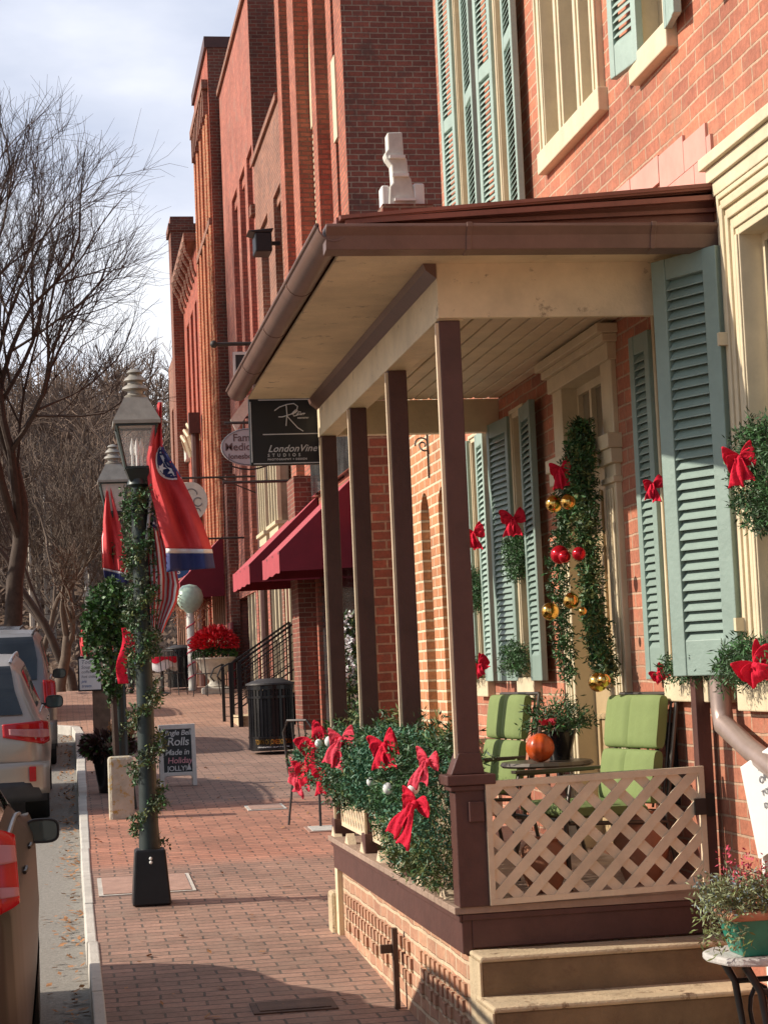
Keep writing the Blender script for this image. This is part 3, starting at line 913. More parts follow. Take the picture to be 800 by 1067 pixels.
gate = build('lattice_gate', lattice(7.445, 1.612, 2.50, -.918, -.452, pitch=.134, w=.040, dz=.018), 'lattice_paint', porch)
build('hinge', MB().box(2.455, 2.50, 7.425, 7.44, -.62, -.555), 'black_metal', gate)
build('latch', MB().box(2.505, 2.545, 7.45, 7.47, -.63, -.54), 'black_metal', gate)
for a, b in zip(POSTY, POSTY[1:]):
    build('lattice_panel', lattice(1.54, a + .065, b - .06, -.86, -.42, 'y'), 'lattice_paint', porch)
build('lattice_panel', lattice(PY1 - .06, 1.63, 2.5, -.86, -.42, 'x'), 'lattice_paint', porch)
mb = MB()
for a, b in zip(POSTY, POSTY[1:]): mb.box(1.52, 1.58, a + .05, b - .05, -.41, -.375)
build('handrail', mb, 'brown_paint', porch)
y = PY0 + .25
while y < PY1 - .1: build('rail_foot', MB().prism([(y, DZ), (y + .14, DZ), (y + .07, DZ + .055)], 'x', 1.49, 1.535), 'lattice_paint', porch); y += .55
# steps
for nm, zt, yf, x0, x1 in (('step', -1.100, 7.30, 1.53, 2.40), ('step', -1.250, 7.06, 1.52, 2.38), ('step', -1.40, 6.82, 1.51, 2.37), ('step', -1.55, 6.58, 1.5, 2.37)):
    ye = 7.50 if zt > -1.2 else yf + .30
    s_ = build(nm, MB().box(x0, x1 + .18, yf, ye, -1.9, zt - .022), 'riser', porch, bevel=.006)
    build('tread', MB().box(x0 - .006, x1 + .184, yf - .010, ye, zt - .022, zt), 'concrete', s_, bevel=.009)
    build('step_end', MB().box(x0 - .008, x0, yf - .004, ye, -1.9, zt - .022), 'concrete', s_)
# iron stake by the base
single('iron_stake', MB().box(1.478, 1.502, 9.06, 9.10, -1.60, -1.205).box(1.42, 1.478, 9.07, 9.09, -1.32, -1.28), 'rust_iron', (1.49, 9.08, -1.6), 'rusty iron stake standing against the brick base of the porch', 'stake')


# ------------------------------------------------------------------ the row of shops further up the street
def facade(label, X, Y0, Y1, z1, mat, bays, depth=.28, wins=(), name='brick_building', cornice=None, side_mat=None, ret=8., glz='window_glass', bmat=None):
    b = thing(name, (X + 3, (Y0 + Y1) / 2, g((Y0 + Y1) / 2)), label, 'building')
    mb = wall_face(MB(), X, Y0, Y1, -1.8, z1, bays, depth)
    build('wall', mb, mat, b, recalc=False)
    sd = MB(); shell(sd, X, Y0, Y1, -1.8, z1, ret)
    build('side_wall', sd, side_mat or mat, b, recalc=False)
    e = X + depth
    bk = MB()
    for (a, c, d, f) in bays: bk.quad((e, a, d), (e, a, f), (e, c, f), (e, c, d))
    build('recessed_wall', bk, bmat or mat, b, recalc=False)
    for (a, c, d, f) in wins:
        w = sash(b, e, a, c, d, f, cas=.07, bars=(2, 2), gl=glz, mould=False, inner=-.02, proud=.05)
        build('stone_sill', MB().box(e - .17, e, a - .12, c + .12, d - .30, d - .13), 'trim_cream', w)
        build('stone_lintel', MB().box(e - .07, e, a - .10, c + .10, f + .09, f + .28), 'flashing', w)
    if cornice:
        mb = MB()
        for (o_, zz, h) in cornice: mb.box(X - o_, X + .05, Y0 + .01, Y1 - .01, zz, zz + h)
        build('cornice', mb, 'brown_brick' if cornice[0][0] < .2 else 'off_white', b)
    return b


FX = 3.70
# A: first tall red building with deep pilasters
A = facade('tall red pressed-brick building with deep pilasters, directly above the far end of the porch roof', FX, 23.7, 30.8, 13.5, 'pressed_brick',
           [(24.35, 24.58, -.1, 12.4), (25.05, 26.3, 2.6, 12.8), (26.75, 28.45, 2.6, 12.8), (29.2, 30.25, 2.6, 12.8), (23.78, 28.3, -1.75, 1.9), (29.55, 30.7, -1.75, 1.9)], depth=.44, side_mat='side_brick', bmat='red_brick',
           wins=[(25.3, 26.1, 3.4, 6.2), (27.1, 28.1, 3.4, 6.2), (29.35, 30.1, 3.4, 6.2), (25.3, 26.1, 8, 11), (27.1, 28.1, 8, 11), (29.35, 30.1, 8, 11)])
arch = MB()
for (a, b) in ((26.75, 28.45),):
    cy, r = (a + b) / 2, (b - a) / 2
    pts = [(cy + (r - .02) * math.cos(t * PI / 20), 8.3 + 2.2 * math.sin(t * PI / 20)) for t in range(21)] + [(cy + (r - .22) * math.cos(t * PI / 20), 8.3 + 2.0 * math.sin(t * PI / 20)) for t in range(20, -1, -1)]
    for i in range(20): arch.prism([pts[i], pts[i + 1], pts[40 - i], pts[41 - i]], 'x', FX + .20, FX + .34)
    k = 0
    for i in range(30): z = 5.4 + i * .095; arch.box(FX + .22, FX + .34, b - .12, b - .02, z, z + .05)
build('arch_moulding', arch, 'trim_cream', A)
build('ornament', MB().box(FX - .02, FX + .1, 24.30, 24.62, 7.0, 8.1), 'trim_cream', A)
for y in (29.62, 30.1, 30.62): build('shop_column', MB().box(FX + .1, FX + .22, y - .05, y + .05, -1.1, 1.9), 'trim_cream', A)
build('shop_window', MB().box(FX + .06, FX + .3, 23.8, 28.25, -.8, 1.85), 'window_glass', A)
build('shop_window', MB().box(FX + .25, FX + .3, 29.6, 30.65, -.8, 1.85), 'window_glass', A)
# brick pier that stands forward at the shop front
build('pier', MB().box(3.44, FX, 28.5, 29.4, -1.7, 3.0), 'dark_brick', A)
# dark drapery-like window bay beside the pier
build('bay_window', MB().box(3.62, FX, 23.72, 27.9, 2.62, 3.9), 'window_glass', A)

# A2: lower brown building
A2 = facade('lower brown brick building with stepped brick window heads, between two tall red ones', FX, 30.8, 35.0, 9.55, 'brown_brick',
            [(30.95, 32.0, 2.5, 8.3), (33.0, 34.2, 2.5, 8.3), (31.1, 32.7, -1.75, 2.2), (33.0, 34.9, -1.75, 2.2)], depth=.40, wins=[(31.1, 31.85, 3.3, 6.6), (33.2, 34.0, 3.3, 6.6)], cornice=[(.05, 9.5, .12)])
mb = MB()
for (a, b) in ((30.95, 32.0), (33.0, 34.2)):
    for k in range(4): mb.box(FX + .06 * k, FX + .25, a + .0, b, 8.3 - .16 * (k + 1), 8.3 - .16 * k)
build('stepped_head', mb, 'brown_brick', A2)
for y in (31.15, 31.62, 32.1, 32.6, 33.1, 33.7, 34.3, 34.85): build('shop_column', MB().box(FX + .02, FX + .16, y - .06, y + .06, -.9, 2.2), 'trim_cream', A2)
build('shop_window', MB().box(FX + .18, FX + .22, 31.1, 34.9, -.6, 2.15), 'window_glass', A2)
build('shop_panel', MB().box(FX + .08, FX + .17, 32.2, 32.55, -.9, 2.2), 'maroon_paint', A2)
# oriel windows over the shops
for y0, y1, X_ in ((31.2, 32.55, FX - .22), (33.3, 34.5, FX - .2)):
    t_ = MB().box(X_, FX, y0, y1, 2.35, 2.5).box(X_ - .05, FX, y0 - .05, y1 + .05, 2.5, 2.56)
    t_.box(X_ - .06, FX, y0 - .06, y1 + .06, 3.9, 4.02).box(X_, FX, y0, y1, 4.02, 4.2)
    for k in range(4): yy = y0 + .05 + (y1 - y0 - .1) * k / 3; t_.box(X_, X_ + .07, yy - .04, yy + .04, 2.56, 3.9)
    t_.prism([(X_ + .02, 2.35), (FX, 2.35), (FX, 1.9), (FX - .1, 2.1)], 'y', y0 + .05, y1 - .05)
    w_ = build('oriel_window', t_, 'trim_cream', A2)
    build('pane', MB().box(X_ + .03, FX - .01, y0 + .02, y1 - .02, 2.56, 3.9), 'curtain_glass', w_)
ds_ = MB().box(FX - .28, FX - .02, 34.75, 35.05, 5.55, 5.95).tube([(FX - .12, 34.9, 5.6), (FX - .12, 34.9, -.8)], .07, 8)
build('downpipe', ds_, 'brown_paint', A2)

# B: tall pink-red building
B = facade('tall pinkish red building with a plain smooth parapet and three sunken window slots', FX, 35.0, 41.7, 12.9, 'painted_brick',
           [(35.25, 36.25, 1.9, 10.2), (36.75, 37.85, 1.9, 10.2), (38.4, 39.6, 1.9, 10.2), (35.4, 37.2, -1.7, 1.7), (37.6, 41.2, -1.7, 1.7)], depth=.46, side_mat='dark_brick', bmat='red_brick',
           wins=[(35.4, 36.1, 2.6, 5), (36.9, 37.7, 2.6, 5), (38.6, 39.4, 2.6, 5)])
mb = MB()
for (a, b, z) in ((35.25, 36.25, 10.2), (36.75, 37.85, 10.2), (38.4, 39.6, 10.2)):
    for k in range(4): mb.box(FX + .06 * k, FX + .3, a, b, z - .2 * (k + 1), z - .2 * k)
build('stepped_head', mb, 'painted_brick', B)
build('coping', MB().box(FX - .06, FX + 8, 34.98, 41.68, 12.9, 13.02), 'brown_brick', B)
build('corner_pilaster', MB().box(3.50, FX, 41.1, 41.68, -1.7, 4.4), 'dark_brick', B)
build('maroon_panel', MB().box(3.46, 3.50, 40.6, 41.68, -1.0, 1.2), 'maroon_paint', B)
for y in (35.5, 36.0, 36.5, 37.1, 38.0, 38.7, 39.4): build('shop_column', MB().box(FX + .02, FX + .16, y - .06, y + .06, -.6, 1.7), 'trim_cream', B)
build('shop_window', MB().box(FX + .18, FX + .22, 35.4, 41.1, -.3, 1.65), 'window_glass', B)
build('corbel', MB().box(3.62, 3.9, 35.0, 35.3, 8.6, 8.8), 'dark_brick', B)

# C: golden ribbed building
CX = 3.48
C = facade('tall golden-lit brick building with many narrow ribs and bracketed cornices', CX, 41.9, 46.3, 14.1, 'red_brick',
           [(42.35, 42.75, 2.6, 12.6), (43.2, 43.9, 2.6, 12.6), (44.3, 45.0, 2.6, 12.6), (45.4, 45.9, 2.6, 12.6), (42.2, 46.1, -1.5, 2.2)], depth=.25, side_mat='dark_brick', bmat='red_brick',
           wins=[(43.3, 43.8, 3.4, 6.4), (44.4, 44.9, 3.4, 6.4), (43.3, 43.8, 8, 11), (44.4, 44.9, 8, 11)])
build('cornice', MB().box(CX - .14, CX, 42.0, 46.2, 13.2, 13.4), 'brown_brick', C)
build('cornice', MB().box(CX - .08, CX, 42.0, 46.2, 10.1, 10.25), 'brown_brick', C)
for k in range(9): y = 42.1 + k * .48; build('bracket', MB().box(CX - .12, CX, y, y + .16, 12.6, 13.2), 'brown_brick', C)
build('coping', MB().box(CX - .06, CX + 7, 41.88, 46.3, 14.1, 14.35), 'brown_paint', C)
mb = MB()
for k, y in enumerate((42.05, 42.25, 42.9, 43.08, 44.05, 44.2, 45.1, 45.28, 46.1)): build('rib', MB().tube([(CX - .02, y, 2.6), (CX - .02, y, 12.6)], .055, 6), 'gold_brick', C)
for y in (42.3, 42.9, 43.5, 44.1, 44.7, 45.3, 46.0): build('shop_column', MB().box(CX + .0, CX + .14, y - .07, y + .07, -.4, 2.2), 'storefront_wood', C)
build('shop_window', MB().box(CX + .16, CX + .2, 42.2, 46.1, -.2, 2.15), 'window_glass', C)
build('lintel', MB().box(CX - .1, CX + .1, 42.1, 46.2, 2.3, 2.6), 'trim_cream', C)

# D: further building with curved brackets, and E with its chimney
D = facade('distant brick building with pale curved brackets under its eaves, beside the chimney', 3.42, 46.3, 52.0, 10.9, 'red_brick',
           [(46.9, 47.6, 2.6, 9.4), (48.3, 49.2, 2.6, 9.4), (49.9, 50.8, 2.6, 9.4), (46.6, 51.6, -1.2, 2.1)], depth=.25, bmat='red_brick', side_mat='dark_brick',
           wins=[(47, 47.5, 3.3, 6), (48.4, 49.1, 3.3, 6), (50, 50.7, 3.3, 6)])
for k in range(7):
    y = 46.6 + k * .8; mb = MB()
    mb.tube([(3.42 - .02, y, 9.9), (3.42 - .10, y, 10.1), (3.42 - .12, y, 10.3), (3.42 - .24, y, 10.5), (3.42 - .28, y, 10.75)], [.04, .05, .05, .06, .07], 6)
    build('bracket', mb, 'brown_brick', D)
build('eaves_board', MB().box(3.12, 3.5, 46.4, 51.9, 10.75, 10.95), 'brown_brick', D)
for k in range(4): y = 47.1 + k * 1.2; build('arch_hood', MB().tube([(3.40, y, 5.9), (3.28, y, 6.3), (3.2, y + .3, 6.5), (3.28, y + .6, 6.3), (3.4, y + .7, 5.9)], .05, 6), 'trim_cream', D)
mb = MB().box(3.1, 3.36, 46.4, 46.75, 6.0, 6.5).tube([(3.25, 46.6, 6), (3.25, 46.6, -.2)], .10, 8)
build('downpipe', mb, 'brown_paint', D)
for y in (46.8, 47.6, 48.4, 49.2, 50.0, 50.8, 51.5): build('shop_column', MB().box(3.42, 3.56, y - .07, y + .07, -.2, 2.1), 'storefront_wood', D)
build('shop_window', MB().box(3.58, 3.62, 46.6, 51.6, -.1, 2.05), 'window_glass', D)
E_ = facade('farthest dark brick building with a tall square chimney, at the end of the row', 3.22, 52.0, 56.5, 9.2, 'brown_brick',
            [(52.7, 53.6, 2.6, 7.8), (54.6, 55.5, 2.6, 7.8), (52.5, 56.2, -1.0, 2.0)], depth=.2, side_mat='dark_brick', wins=[(52.8, 53.5, 3.2, 5.8), (54.7, 55.4, 3.2, 5.8)], bmat='gold_brick')
build('chimney', MB().box(3.14, 3.78, 51.9, 53.0, 2.6, 12.7).box(3.08, 3.84, 51.86, 53.05, 12.3, 12.5), 'dark_brick', E_)
build('air_conditioner', MB().box(3.3, 3.72, 51.3, 51.85, 5.9, 6.6), 'off_white', E_, bevel=.03)
build('air_conditioner', MB().box(3.0, 3.4, 51.3, 51.85, 4.6, 5.3), 'off_white', E_, bevel=.03)
for y in (52.6, 53.5, 54.4, 55.3, 56.1): build('shop_column', MB().box(3.22, 3.36, y - .08, y + .08, -.2, 2.0), 'storefront_wood', E_)
build('shop_window', MB().box(3.36, 3.4, 52.5, 56.2, -.1, 1.95), 'window_glass', E_)


# awnings
def awning(label, Xf, Xw, Y0, Y1, zf, zw, val=.22):
    t = thing('awning', ((Xf + Xw) / 2, (Y0 + Y1) / 2, zf - val), label, 'awning', 'burgundy awnings over the shop fronts')
    e = .004
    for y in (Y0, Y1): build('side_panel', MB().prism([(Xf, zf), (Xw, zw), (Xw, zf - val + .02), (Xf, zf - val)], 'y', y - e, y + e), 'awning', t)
    build('canopy', MB().add([(Xf, Y0 + .01, zf), (Xf, Y1 - .01, zf), (Xw, Y1 - .01, zw), (Xw, Y0 + .01, zw)], [(0, 1, 2, 3)]), 'awning_sunlit', t, thick=.008)
    v = MB(); n = int((Y1 - Y0) / .12)
    v.grid(lambda a, b: (Xf - .01 + .012 * math.sin(a * n * 1.1), Y0 + (Y1 - Y0) * a, zf - val * b - (.015 * abs(math.sin(a * n)) if b == 1 else 0)), n * 2, 2)
    build('valance', v, 'awning_sunlit', t, thick=.006)
    fr = MB().bar((Xf + .01, Y0 + .02, zf - .02), (Xf + .01, Y1 - .02, zf - .02), .025).bar((Xf, Y0 + .01, zf - .01), (Xw, Y0 + .01, zw - .01), .02).bar((Xf + .01, Y0 + .02, zf - .03), (Xw, Y0 + .02, zf - .03), .02)
    build('frame', fr, 'iron', t)
    return t


awning('near burgundy awning over the dark shop window, right behind the porch posts', 2.72, FX, 24.3, 26.4, 1.60, 2.52, .26)
awning('second burgundy awning just beyond the nearest one, over the pale shop columns', 2.66, FX - .02, 27.7, 30.5, 1.65, 2.6, .27)
awning('farther burgundy awning hung with berry lights, behind the big state flag', 2.50, CX - .02, 42.0, 46.0, 2.15, 3.15, .35)
mb = MB()
for i in range(700):
    y = rnd.uniform(42, 46); zz = 1.8 - abs(rnd.gauss(0, .22)); x = 2.5 + rnd.uniform(0, .7)
    mb.ball((x, y, zz), rnd.uniform(.012, .022), 5)
single('berry_garland', mb, 'terracotta', (2.8, 44, 1.5), 'mass of tiny berry lights hanging under the farther burgundy awning', 'garland')['kind'] = 'stuff'


# ------------------------------------------------------------------ hanging signs
t = thing('hanging_sign', (1.34, 11.26, 1.24), 'black hanging sign with a thin white border, with two shop names, under the gutter', 'sign')
sy = 11.25; x0, x1, z0, z1 = 1.105, 1.60, 1.25, 1.652
build('board', MB().box(x0, x1, sy, sy + .03, z0, z1), 'sign_black', t, bevel=.006)
mb = MB(); w = .006; q = .008
mb.box(x0 + q, x0 + q + w, sy - .003, sy, z0 + q + .012, z1 - q - .012).box(x0 + q + .012, x1 - q, sy - .003, sy, z0 + q, z0 + q + w).box(x0 + .06, x1 - .05, sy - .003, sy, z1 - q - w, z1 - q)
mb.box(x0 + .08, x1 - .02, sy - .003, sy, 1.432, 1.438)
build('border', mb, 'silver_line', t)


def px2(px, py): v = at(px, py, Y=sy - .003); return (v.x, sy - .003, v.z)


st = MB()
# hand-drawn R, e, n strokes
Rs = [[(285, 424), (290, 420), (298, 417), (305, 416), (309, 419), (308, 424), (302, 428), (293, 431), (289, 431)], [(297, 417), (298, 428), (297, 441)], [(298, 430), (303, 436), (309, 443), (315, 447)],
      [(303, 428), (307, 426), (309, 424), (307, 423), (304, 426), (305, 430), (309, 429)], [(309, 429), (310, 425), (312, 425), (312, 429), (314, 427), (317, 427)]]
for s_ in Rs: st.tube([px2(p[0] + 1, p[1] * .93 + 33.5) for p in s_], .0030, 5)
build('lettering', st, 'silver_line', t)
rt = (1, 0, 0); upv = (0, 0, 1)
for txt, px, py, size, sh, bo, sp in (('FAMILY', 308.5, 432.5, .014, 0, .0006, 1.1), ('DENTISTRY', 310, 436.2, .012, 0, .0006, 1.1), ('LondonVine', 279, 471, .058, .38, .0006, 1.03), ('STUDIOS', 279, 476.0, .026, 0, .0005, 2.15), ('PHOTOGRAPHY + DESIGN', 279, 479.8, .016, 0, .0005, 1.28)):
    v = at(px, py, Y=sy)
    build('lettering', text_mb(txt, size, (v.x, sy - .001, v.z), rt, upv, .003, sh, bold=bo, spacing=sp), 'silver_line', t, recalc=False)
build('hook', MB().tube([(1.2, sy + .015, 1.665), (1.2, sy + .015, 1.72)], .006, 6).tube([(1.5, sy + .015, 1.66), (1.5, sy + .015, 1.72)], .006, 6), 'iron', t)


def bracket(parent, y, z, xa, xb):
    mb = MB().tube([(xa, y, z), (xb, y, z)], .022, 6).tube([(xb, y, z - .35), (xa + (xb - xa) * .5, y, z)], .012, 6)
    return build('bracket', mb, 'iron', parent)


# oval grey sign
Y_ = 27.0
t = thing('hanging_sign', (2.75, Y_, 2.95), 'oval grey hanging sign with dark serif lettering, half hidden behind the black sign', 'sign')
c = Vector((2.64, Y_, 3.27))
build('board', MB().prism([(c.x + .40 * math.cos(a * PI / 16), c.z + .27 * math.sin(a * PI / 16)) for a in range(32)], 'y', Y_ - .02, Y_ + .02), 'sign_grey', t)
rim = MB().tube([(c.x + .385 * math.cos(a * PI / 16), Y_ - .022, c.z + .255 * math.sin(a * PI / 16)) for a in range(32)], .008, 5, closed=True)
build('rim', rim, 'ink_grey', t)
for txt, dx, dz, s_ in (('Family', -.23, .085, .15), ('Medicine', -.345, -.045, .15), ('Jonesborough', -.30, -.165, .105)):
    build('lettering', text_mb(txt, s_, (c.x + dx, Y_ - .022, c.z + dz), rt, upv, .006, bold=.002), 'ink_brown', t, recalc=False)
sc = MB().tube([(c.x - .28 + .56 * k / 12, Y_, c.z - .26 - .06 * math.sin(k / 12 * PI)) for k in range(13)], .012, 5)
build('scroll', sc, 'iron', t)
bracket(t, Y_, 3.62, 2.3, FX)
t = thing('hanging_sign', (2.6, 28.6, 3.6), 'tilted white wooden sign board just above the oval grey sign', 'sign')
build('board', MB().add([at(240, 437, Y=28.6), at(246, 449, Y=28.6), at(263, 424, Y=28.9), at(259, 411, Y=28.9)] + [at(240, 437, Y=28.64) + Vector((0, .04, 0)), at(246, 449, Y=28.64) + Vector((0, .04, 0)), at(263, 424, Y=28.94) + Vector((0, .04, 0)), at(259, 411, Y=28.94) + Vector((0, .04, 0))], [(0, 1, 2, 3), (7, 6, 5, 4), (0, 4, 5, 1), (1, 5, 6, 2), (2, 6, 7, 3), (3, 7, 4, 0)]), 'off_white', t)
build('bracket', MB().tube([(2.75, 28.85, 3.95), (FX, 28.85, 3.95)], .02, 6).tube([(2.75, 28.85, 3.75), (2.75, 28.85, 3.95)], .012, 6), 'iron', t)
# empty bracket poles
t = single('sign_bracket', MB().tube([(2.5, 30, 3.08), (FX, 30, 3.08)], .026, 6).tube([(3.2, 30, 3.08), (3.2, 30.0, 3.42), (FX, 30, 3.5)], .014, 6), 'iron', (FX, 30, 3.08), 'straight iron sign bracket sticking out just below the oval grey sign', 'bracket')
t = thing('sign_bracket', (FX - .1, 33.5, 5.9), 'iron pole with a ball end and small framed sign just beyond the porch gutter', 'bracket')
build('pole', MB().tube([(2.72, 33.5, 5.9), (FX, 33.5, 5.9)], .035, 8).ball((2.72, 33.5, 5.9), .07, 8), 'iron', t, smooth=True)
build('board', MB().box(3.05, 3.5, 33.48, 33.52, 5.2, 5.75), 'sign_black', t)
build('border', MB().box(3.05, 3.5, 33.46, 33.48, 5.7, 5.75).box(3.05, 3.09, 33.46, 33.48, 5.2, 5.7), 'silver_line', t)
# round white sign behind the flag
Y_ = 36.0
t = thing('hanging_sign', (2.42, Y_, 3.0), 'round off-white hanging sign with scrolled writing, partly behind the big state flag', 'sign')
c = Vector((2.40, Y_, 3.36))
build('board', MB().prism([(c.x + .30 * math.cos(a * PI / 16), c.z + .36 * math.sin(a * PI / 16)) for a in range(32)], 'y', Y_ - .03, Y_ + .03), 'off_white', t)
sq = MB()
for (cx_, cz_, r_, a0, a1) in ((.0, .12, .11, 0, 300), (.12, -.02, .08, 40, 360), (-.05, -.12, .10, 90, 400), (.1, -.2, .06, 0, 270)):
    sq.tube([(c.x + cx_ + r_ * math.cos(R(a)), Y_ - .035, c.z + cz_ + r_ * math.sin(R(a))) for a in range(a0, a1, 20)], .012, 5)
build('lettering', sq, 'ink_grey', t)
bracket(t, Y_, 3.80, 2.1, FX)
Y_ = 38.5
t = thing('hanging_sign', (2.1, Y_, 2.05), 'blue sign with white capitals under the blue stripe of the big flag', 'sign')
c = at(181, 591, Y=Y_)
build('board', MB().prism([(c.x + .33 * math.cos(a * PI / 12), c.z + .24 * math.sin(a * PI / 12)) for a in range(24)], 'y', Y_ - .02, Y_ + .02), 'sign_blue', t)
build('lettering', text_mb('TENNESSEE', .115, (c.x - .31, Y_ - .024, c.z + .01), rt, upv, .006, bold=.003), 'white_paint', t, recalc=False)
build('lettering', text_mb('HILLS', .14, (c.x - .21, Y_ - .024, c.z - .14), rt, upv, .006, bold=.004), 'white_paint', t, recalc=False)
build('hanger', MB().tube([(c.x, Y_, c.z + .24), (c.x, Y_, c.z + .55), (FX - .1, Y_, c.z + .55)], .02, 6), 'iron', t)
# small wall camera / lamp boxes on the red buildings
t = thing('wall_lamp', (FX - .1, 31.0, 6.9), 'black floodlight box fixed to the brown building above the gutter', 'lamp')
v = at(271, 252, Y=31.6)
build('housing', MB().box(v.x - .1, v.x + .18, 31.4, 31.9, v.z - .2, v.z + .12).prism([(v.x - .1, v.z + .12), (v.x - .22, v.z + .16), (v.x + .22, v.z + .2), (v.x + .18, v.z + .12)], 'y', 31.4, 31.9), 'black_metal', t, bevel=.02)
build('arm', MB().bar((v.x + .1, 31.7, v.z), (FX + .05, 31.7, v.z), .06), 'black_metal', t)


# ------------------------------------------------------------------ street lamps
def surf_from_rows(rows, Yb, amp=.05, seed=0, dX=0):
    """rows: (t, left pixel, right pixel); returns S(s, t) -> point, cloth hanging in folds"""
    def S(s, t):
        for (a, b) in zip(rows, rows[1:]):
            if t <= b[0] + 1e-9: break
        k = (t - a[0]) / (b[0] - a[0])
        k = max(0, min(1, k))
        L = Vector(a[1]).lerp(Vector(b[1]), k); R_ = Vector(a[2]).lerp(Vector(b[2]), k)
        p = L.lerp(R_, s)
        fold = amp * min(1, t * 2.5 + .15) * (math.sin(s * 9 + t * 3 + seed) + .5 * math.sin(s * 17 - t * 5 + seed * 2))
        v = at(p.x, p.y, Y=Yb + fold)
        return Vector(v)
    return S


def lamp(Y, X, label, milky=False, name='street_lamp'):
    z = g(Y)
    t = thing(name, (0, 0, 0), label, 'street lamp', 'gas-lantern street lamps along the kerb')
    base = MB()
    n = 4; r0, r1 = .125, .098
    base.add([(s * r0, q * r0, 0) for s, q in ((-1, -1), (1, -1), (1, 1), (-1, 1))] + [(s * r1, q * r1, .355) for s, q in ((-1, -1), (1, -1), (1, 1), (-1, 1))],
             [(0, 3, 2, 1), (4, 5, 6, 7), (0, 1, 5, 4), (1, 2, 6, 5), (2, 3, 7, 6), (3, 0, 4, 7)])
    b_ = build('base_cover', base, 'lamp_green' if milky else 'black_metal', t, bevel=.012)
    build('bolt', MB().ball((.0, -.112, .30), .011, 8).ball((.0, -.114, .275), .011, 8), 'white_paint', b_)
    build('post', MB().lathe([(.07, 0), (.07, .4), (.062, .5), (.055, 1.2), (.05, 2.6), (.05, 2.72), (.075, 2.74), (.05, 2.80), (.06, 2.85)], n=16), 'lamp_green', t, smooth=True)
    zb = 2.82
    col = MB()
    col.add([(s * .03, q * .03, zb - .12) for s, q in ((-1, -1), (1, -1), (1, 1), (-1, 1))] + [(s * .082, q * .082, zb + .02) for s, q in ((-1, -1), (1, -1), (1, 1), (-1, 1))], [(0, 3, 2, 1), (4, 5, 6, 7), (0, 1, 5, 4), (1, 2, 6, 5), (2, 3, 7, 6), (3, 0, 4, 7)])
    col.box(-.05, .05, -.05, .05, zb - .06, zb - .01)
    build('cradle', col, 'lamp_green', t)
    z0, z1 = zb + .03, zb + .305; w0, w1 = .078, .132
    fr = MB()
    for s, q in ((-1, -1), (1, -1), (1, 1), (-1, 1)):
        fr.bar((s * w0, q * w0, z0), (s * w1, q * w1, z1), .013)
    cs = ((-1, -1), (1, -1), (1, 1), (-1, 1))
    for i in range(4):
        a, b = cs[i], cs[(i + 1) % 4]
        fr.bar((a[0] * w0, a[1] * w0, z0), (b[0] * w0, b[1] * w0, z0), .014); fr.bar((a[0] * w1, a[1] * w1, z1), (b[0] * w1, b[1] * w1, z1), .014)
    build('lantern_frame', fr, 'lamp_green', t)
    gl = MB(); k = .97
    for i in range(4):
        a, b = cs[i], cs[(i + 1) % 4]
        gl.quad((a[0] * w0 * k, a[1] * w0 * k, z0), (b[0] * w0 * k, b[1] * w0 * k, z0), (b[0] * w1 * k, b[1] * w1 * k, z1), (a[0] * w1 * k, a[1] * w1 * k, z1))
    build('lantern_glass', gl, 'lantern_glass_milky' if milky else 'lantern_glass', t)
    bl = MB()
    for dx, dy in ((-.03, 0), (.03, .0), (0, .035), (0, -.03)): bl.lathe([(.008, z0), (.008, z0 + .09)], (dx, dy, 0), 8).lathe([(.012, z0 + .09), (.017, z0 + .13), (.003, z0 + .2)], (dx, dy, 0), 8)
    build('bulb', bl, 'white_paint', t, smooth=True)
    rf = MB(); ez = z1 + .008; e1 = .155; tz = z1 + .19
    rf.add([(s * e1, q * e1, ez) for s, q in cs] + [(s * e1, q * e1, ez + .022) for s, q in cs] + [(s * .075, q * .075, tz) for s, q in cs], [(0, 3, 2, 1), (0, 1, 5, 4), (1, 2, 6, 5), (2, 3, 7, 6), (3, 0, 4, 7), (4, 5, 9, 8), (5, 6, 10, 9), (6, 7, 11, 10), (7, 4, 8, 11), (8, 9, 10, 11)])
    build('lantern_roof', rf, 'lamp_roof', t)
    build('finial', MB().lathe([(.07, tz), (.075, tz + .015), (.05, tz + .03), (.05, tz + .05), (.088, tz + .06), (.078, tz + .078), (.05, tz + .095), (.048, tz + .11), (.075, tz + .118), (.065, tz + .135), (.04, tz + .155), (.035, tz + .165), (.055, tz + .172), (.04, tz + .19), (.01, tz + .2)], n=16), 'lamp_roof', t, smooth=True)
    t.location = (X, Y, z)
    bpy.context.view_layer.update()
    return t


lamp1 = lamp(12.73, .50, 'nearest lamp post with clear lantern, leafy garland and a black tapered box foot')
lamp2 = lamp(18.7, .50, 'second lamp post with frosted lantern, just beyond the nearest one', True)
lamp3 = lamp(66., .75, 'farthest lamp post, small in the distance behind the white notice board', True)


def flag_pole(p0, p1, r=.011):
    return MB().tube([p0, p1], r, 8).ball(p1, r * 1.8, 8)


def star(c, r, nrm, upv):
    nrm = Vector(nrm).normalized(); upv = (Vector(upv) - nrm * Vector(upv).dot(nrm)).normalized(); rv = upv.cross(nrm)
    pts = []
    for k in range(10):
        rr = r if k % 2 == 0 else r * .4; a = PI / 2 + k * PI / 5
        pts.append(Vector(c) + rv * (rr * math.cos(a)) + upv * (rr * math.sin(a)))
    return MB().add([c] + pts, [(0, i + 1, (i + 1) % 10 + 1) for i in range(10)])


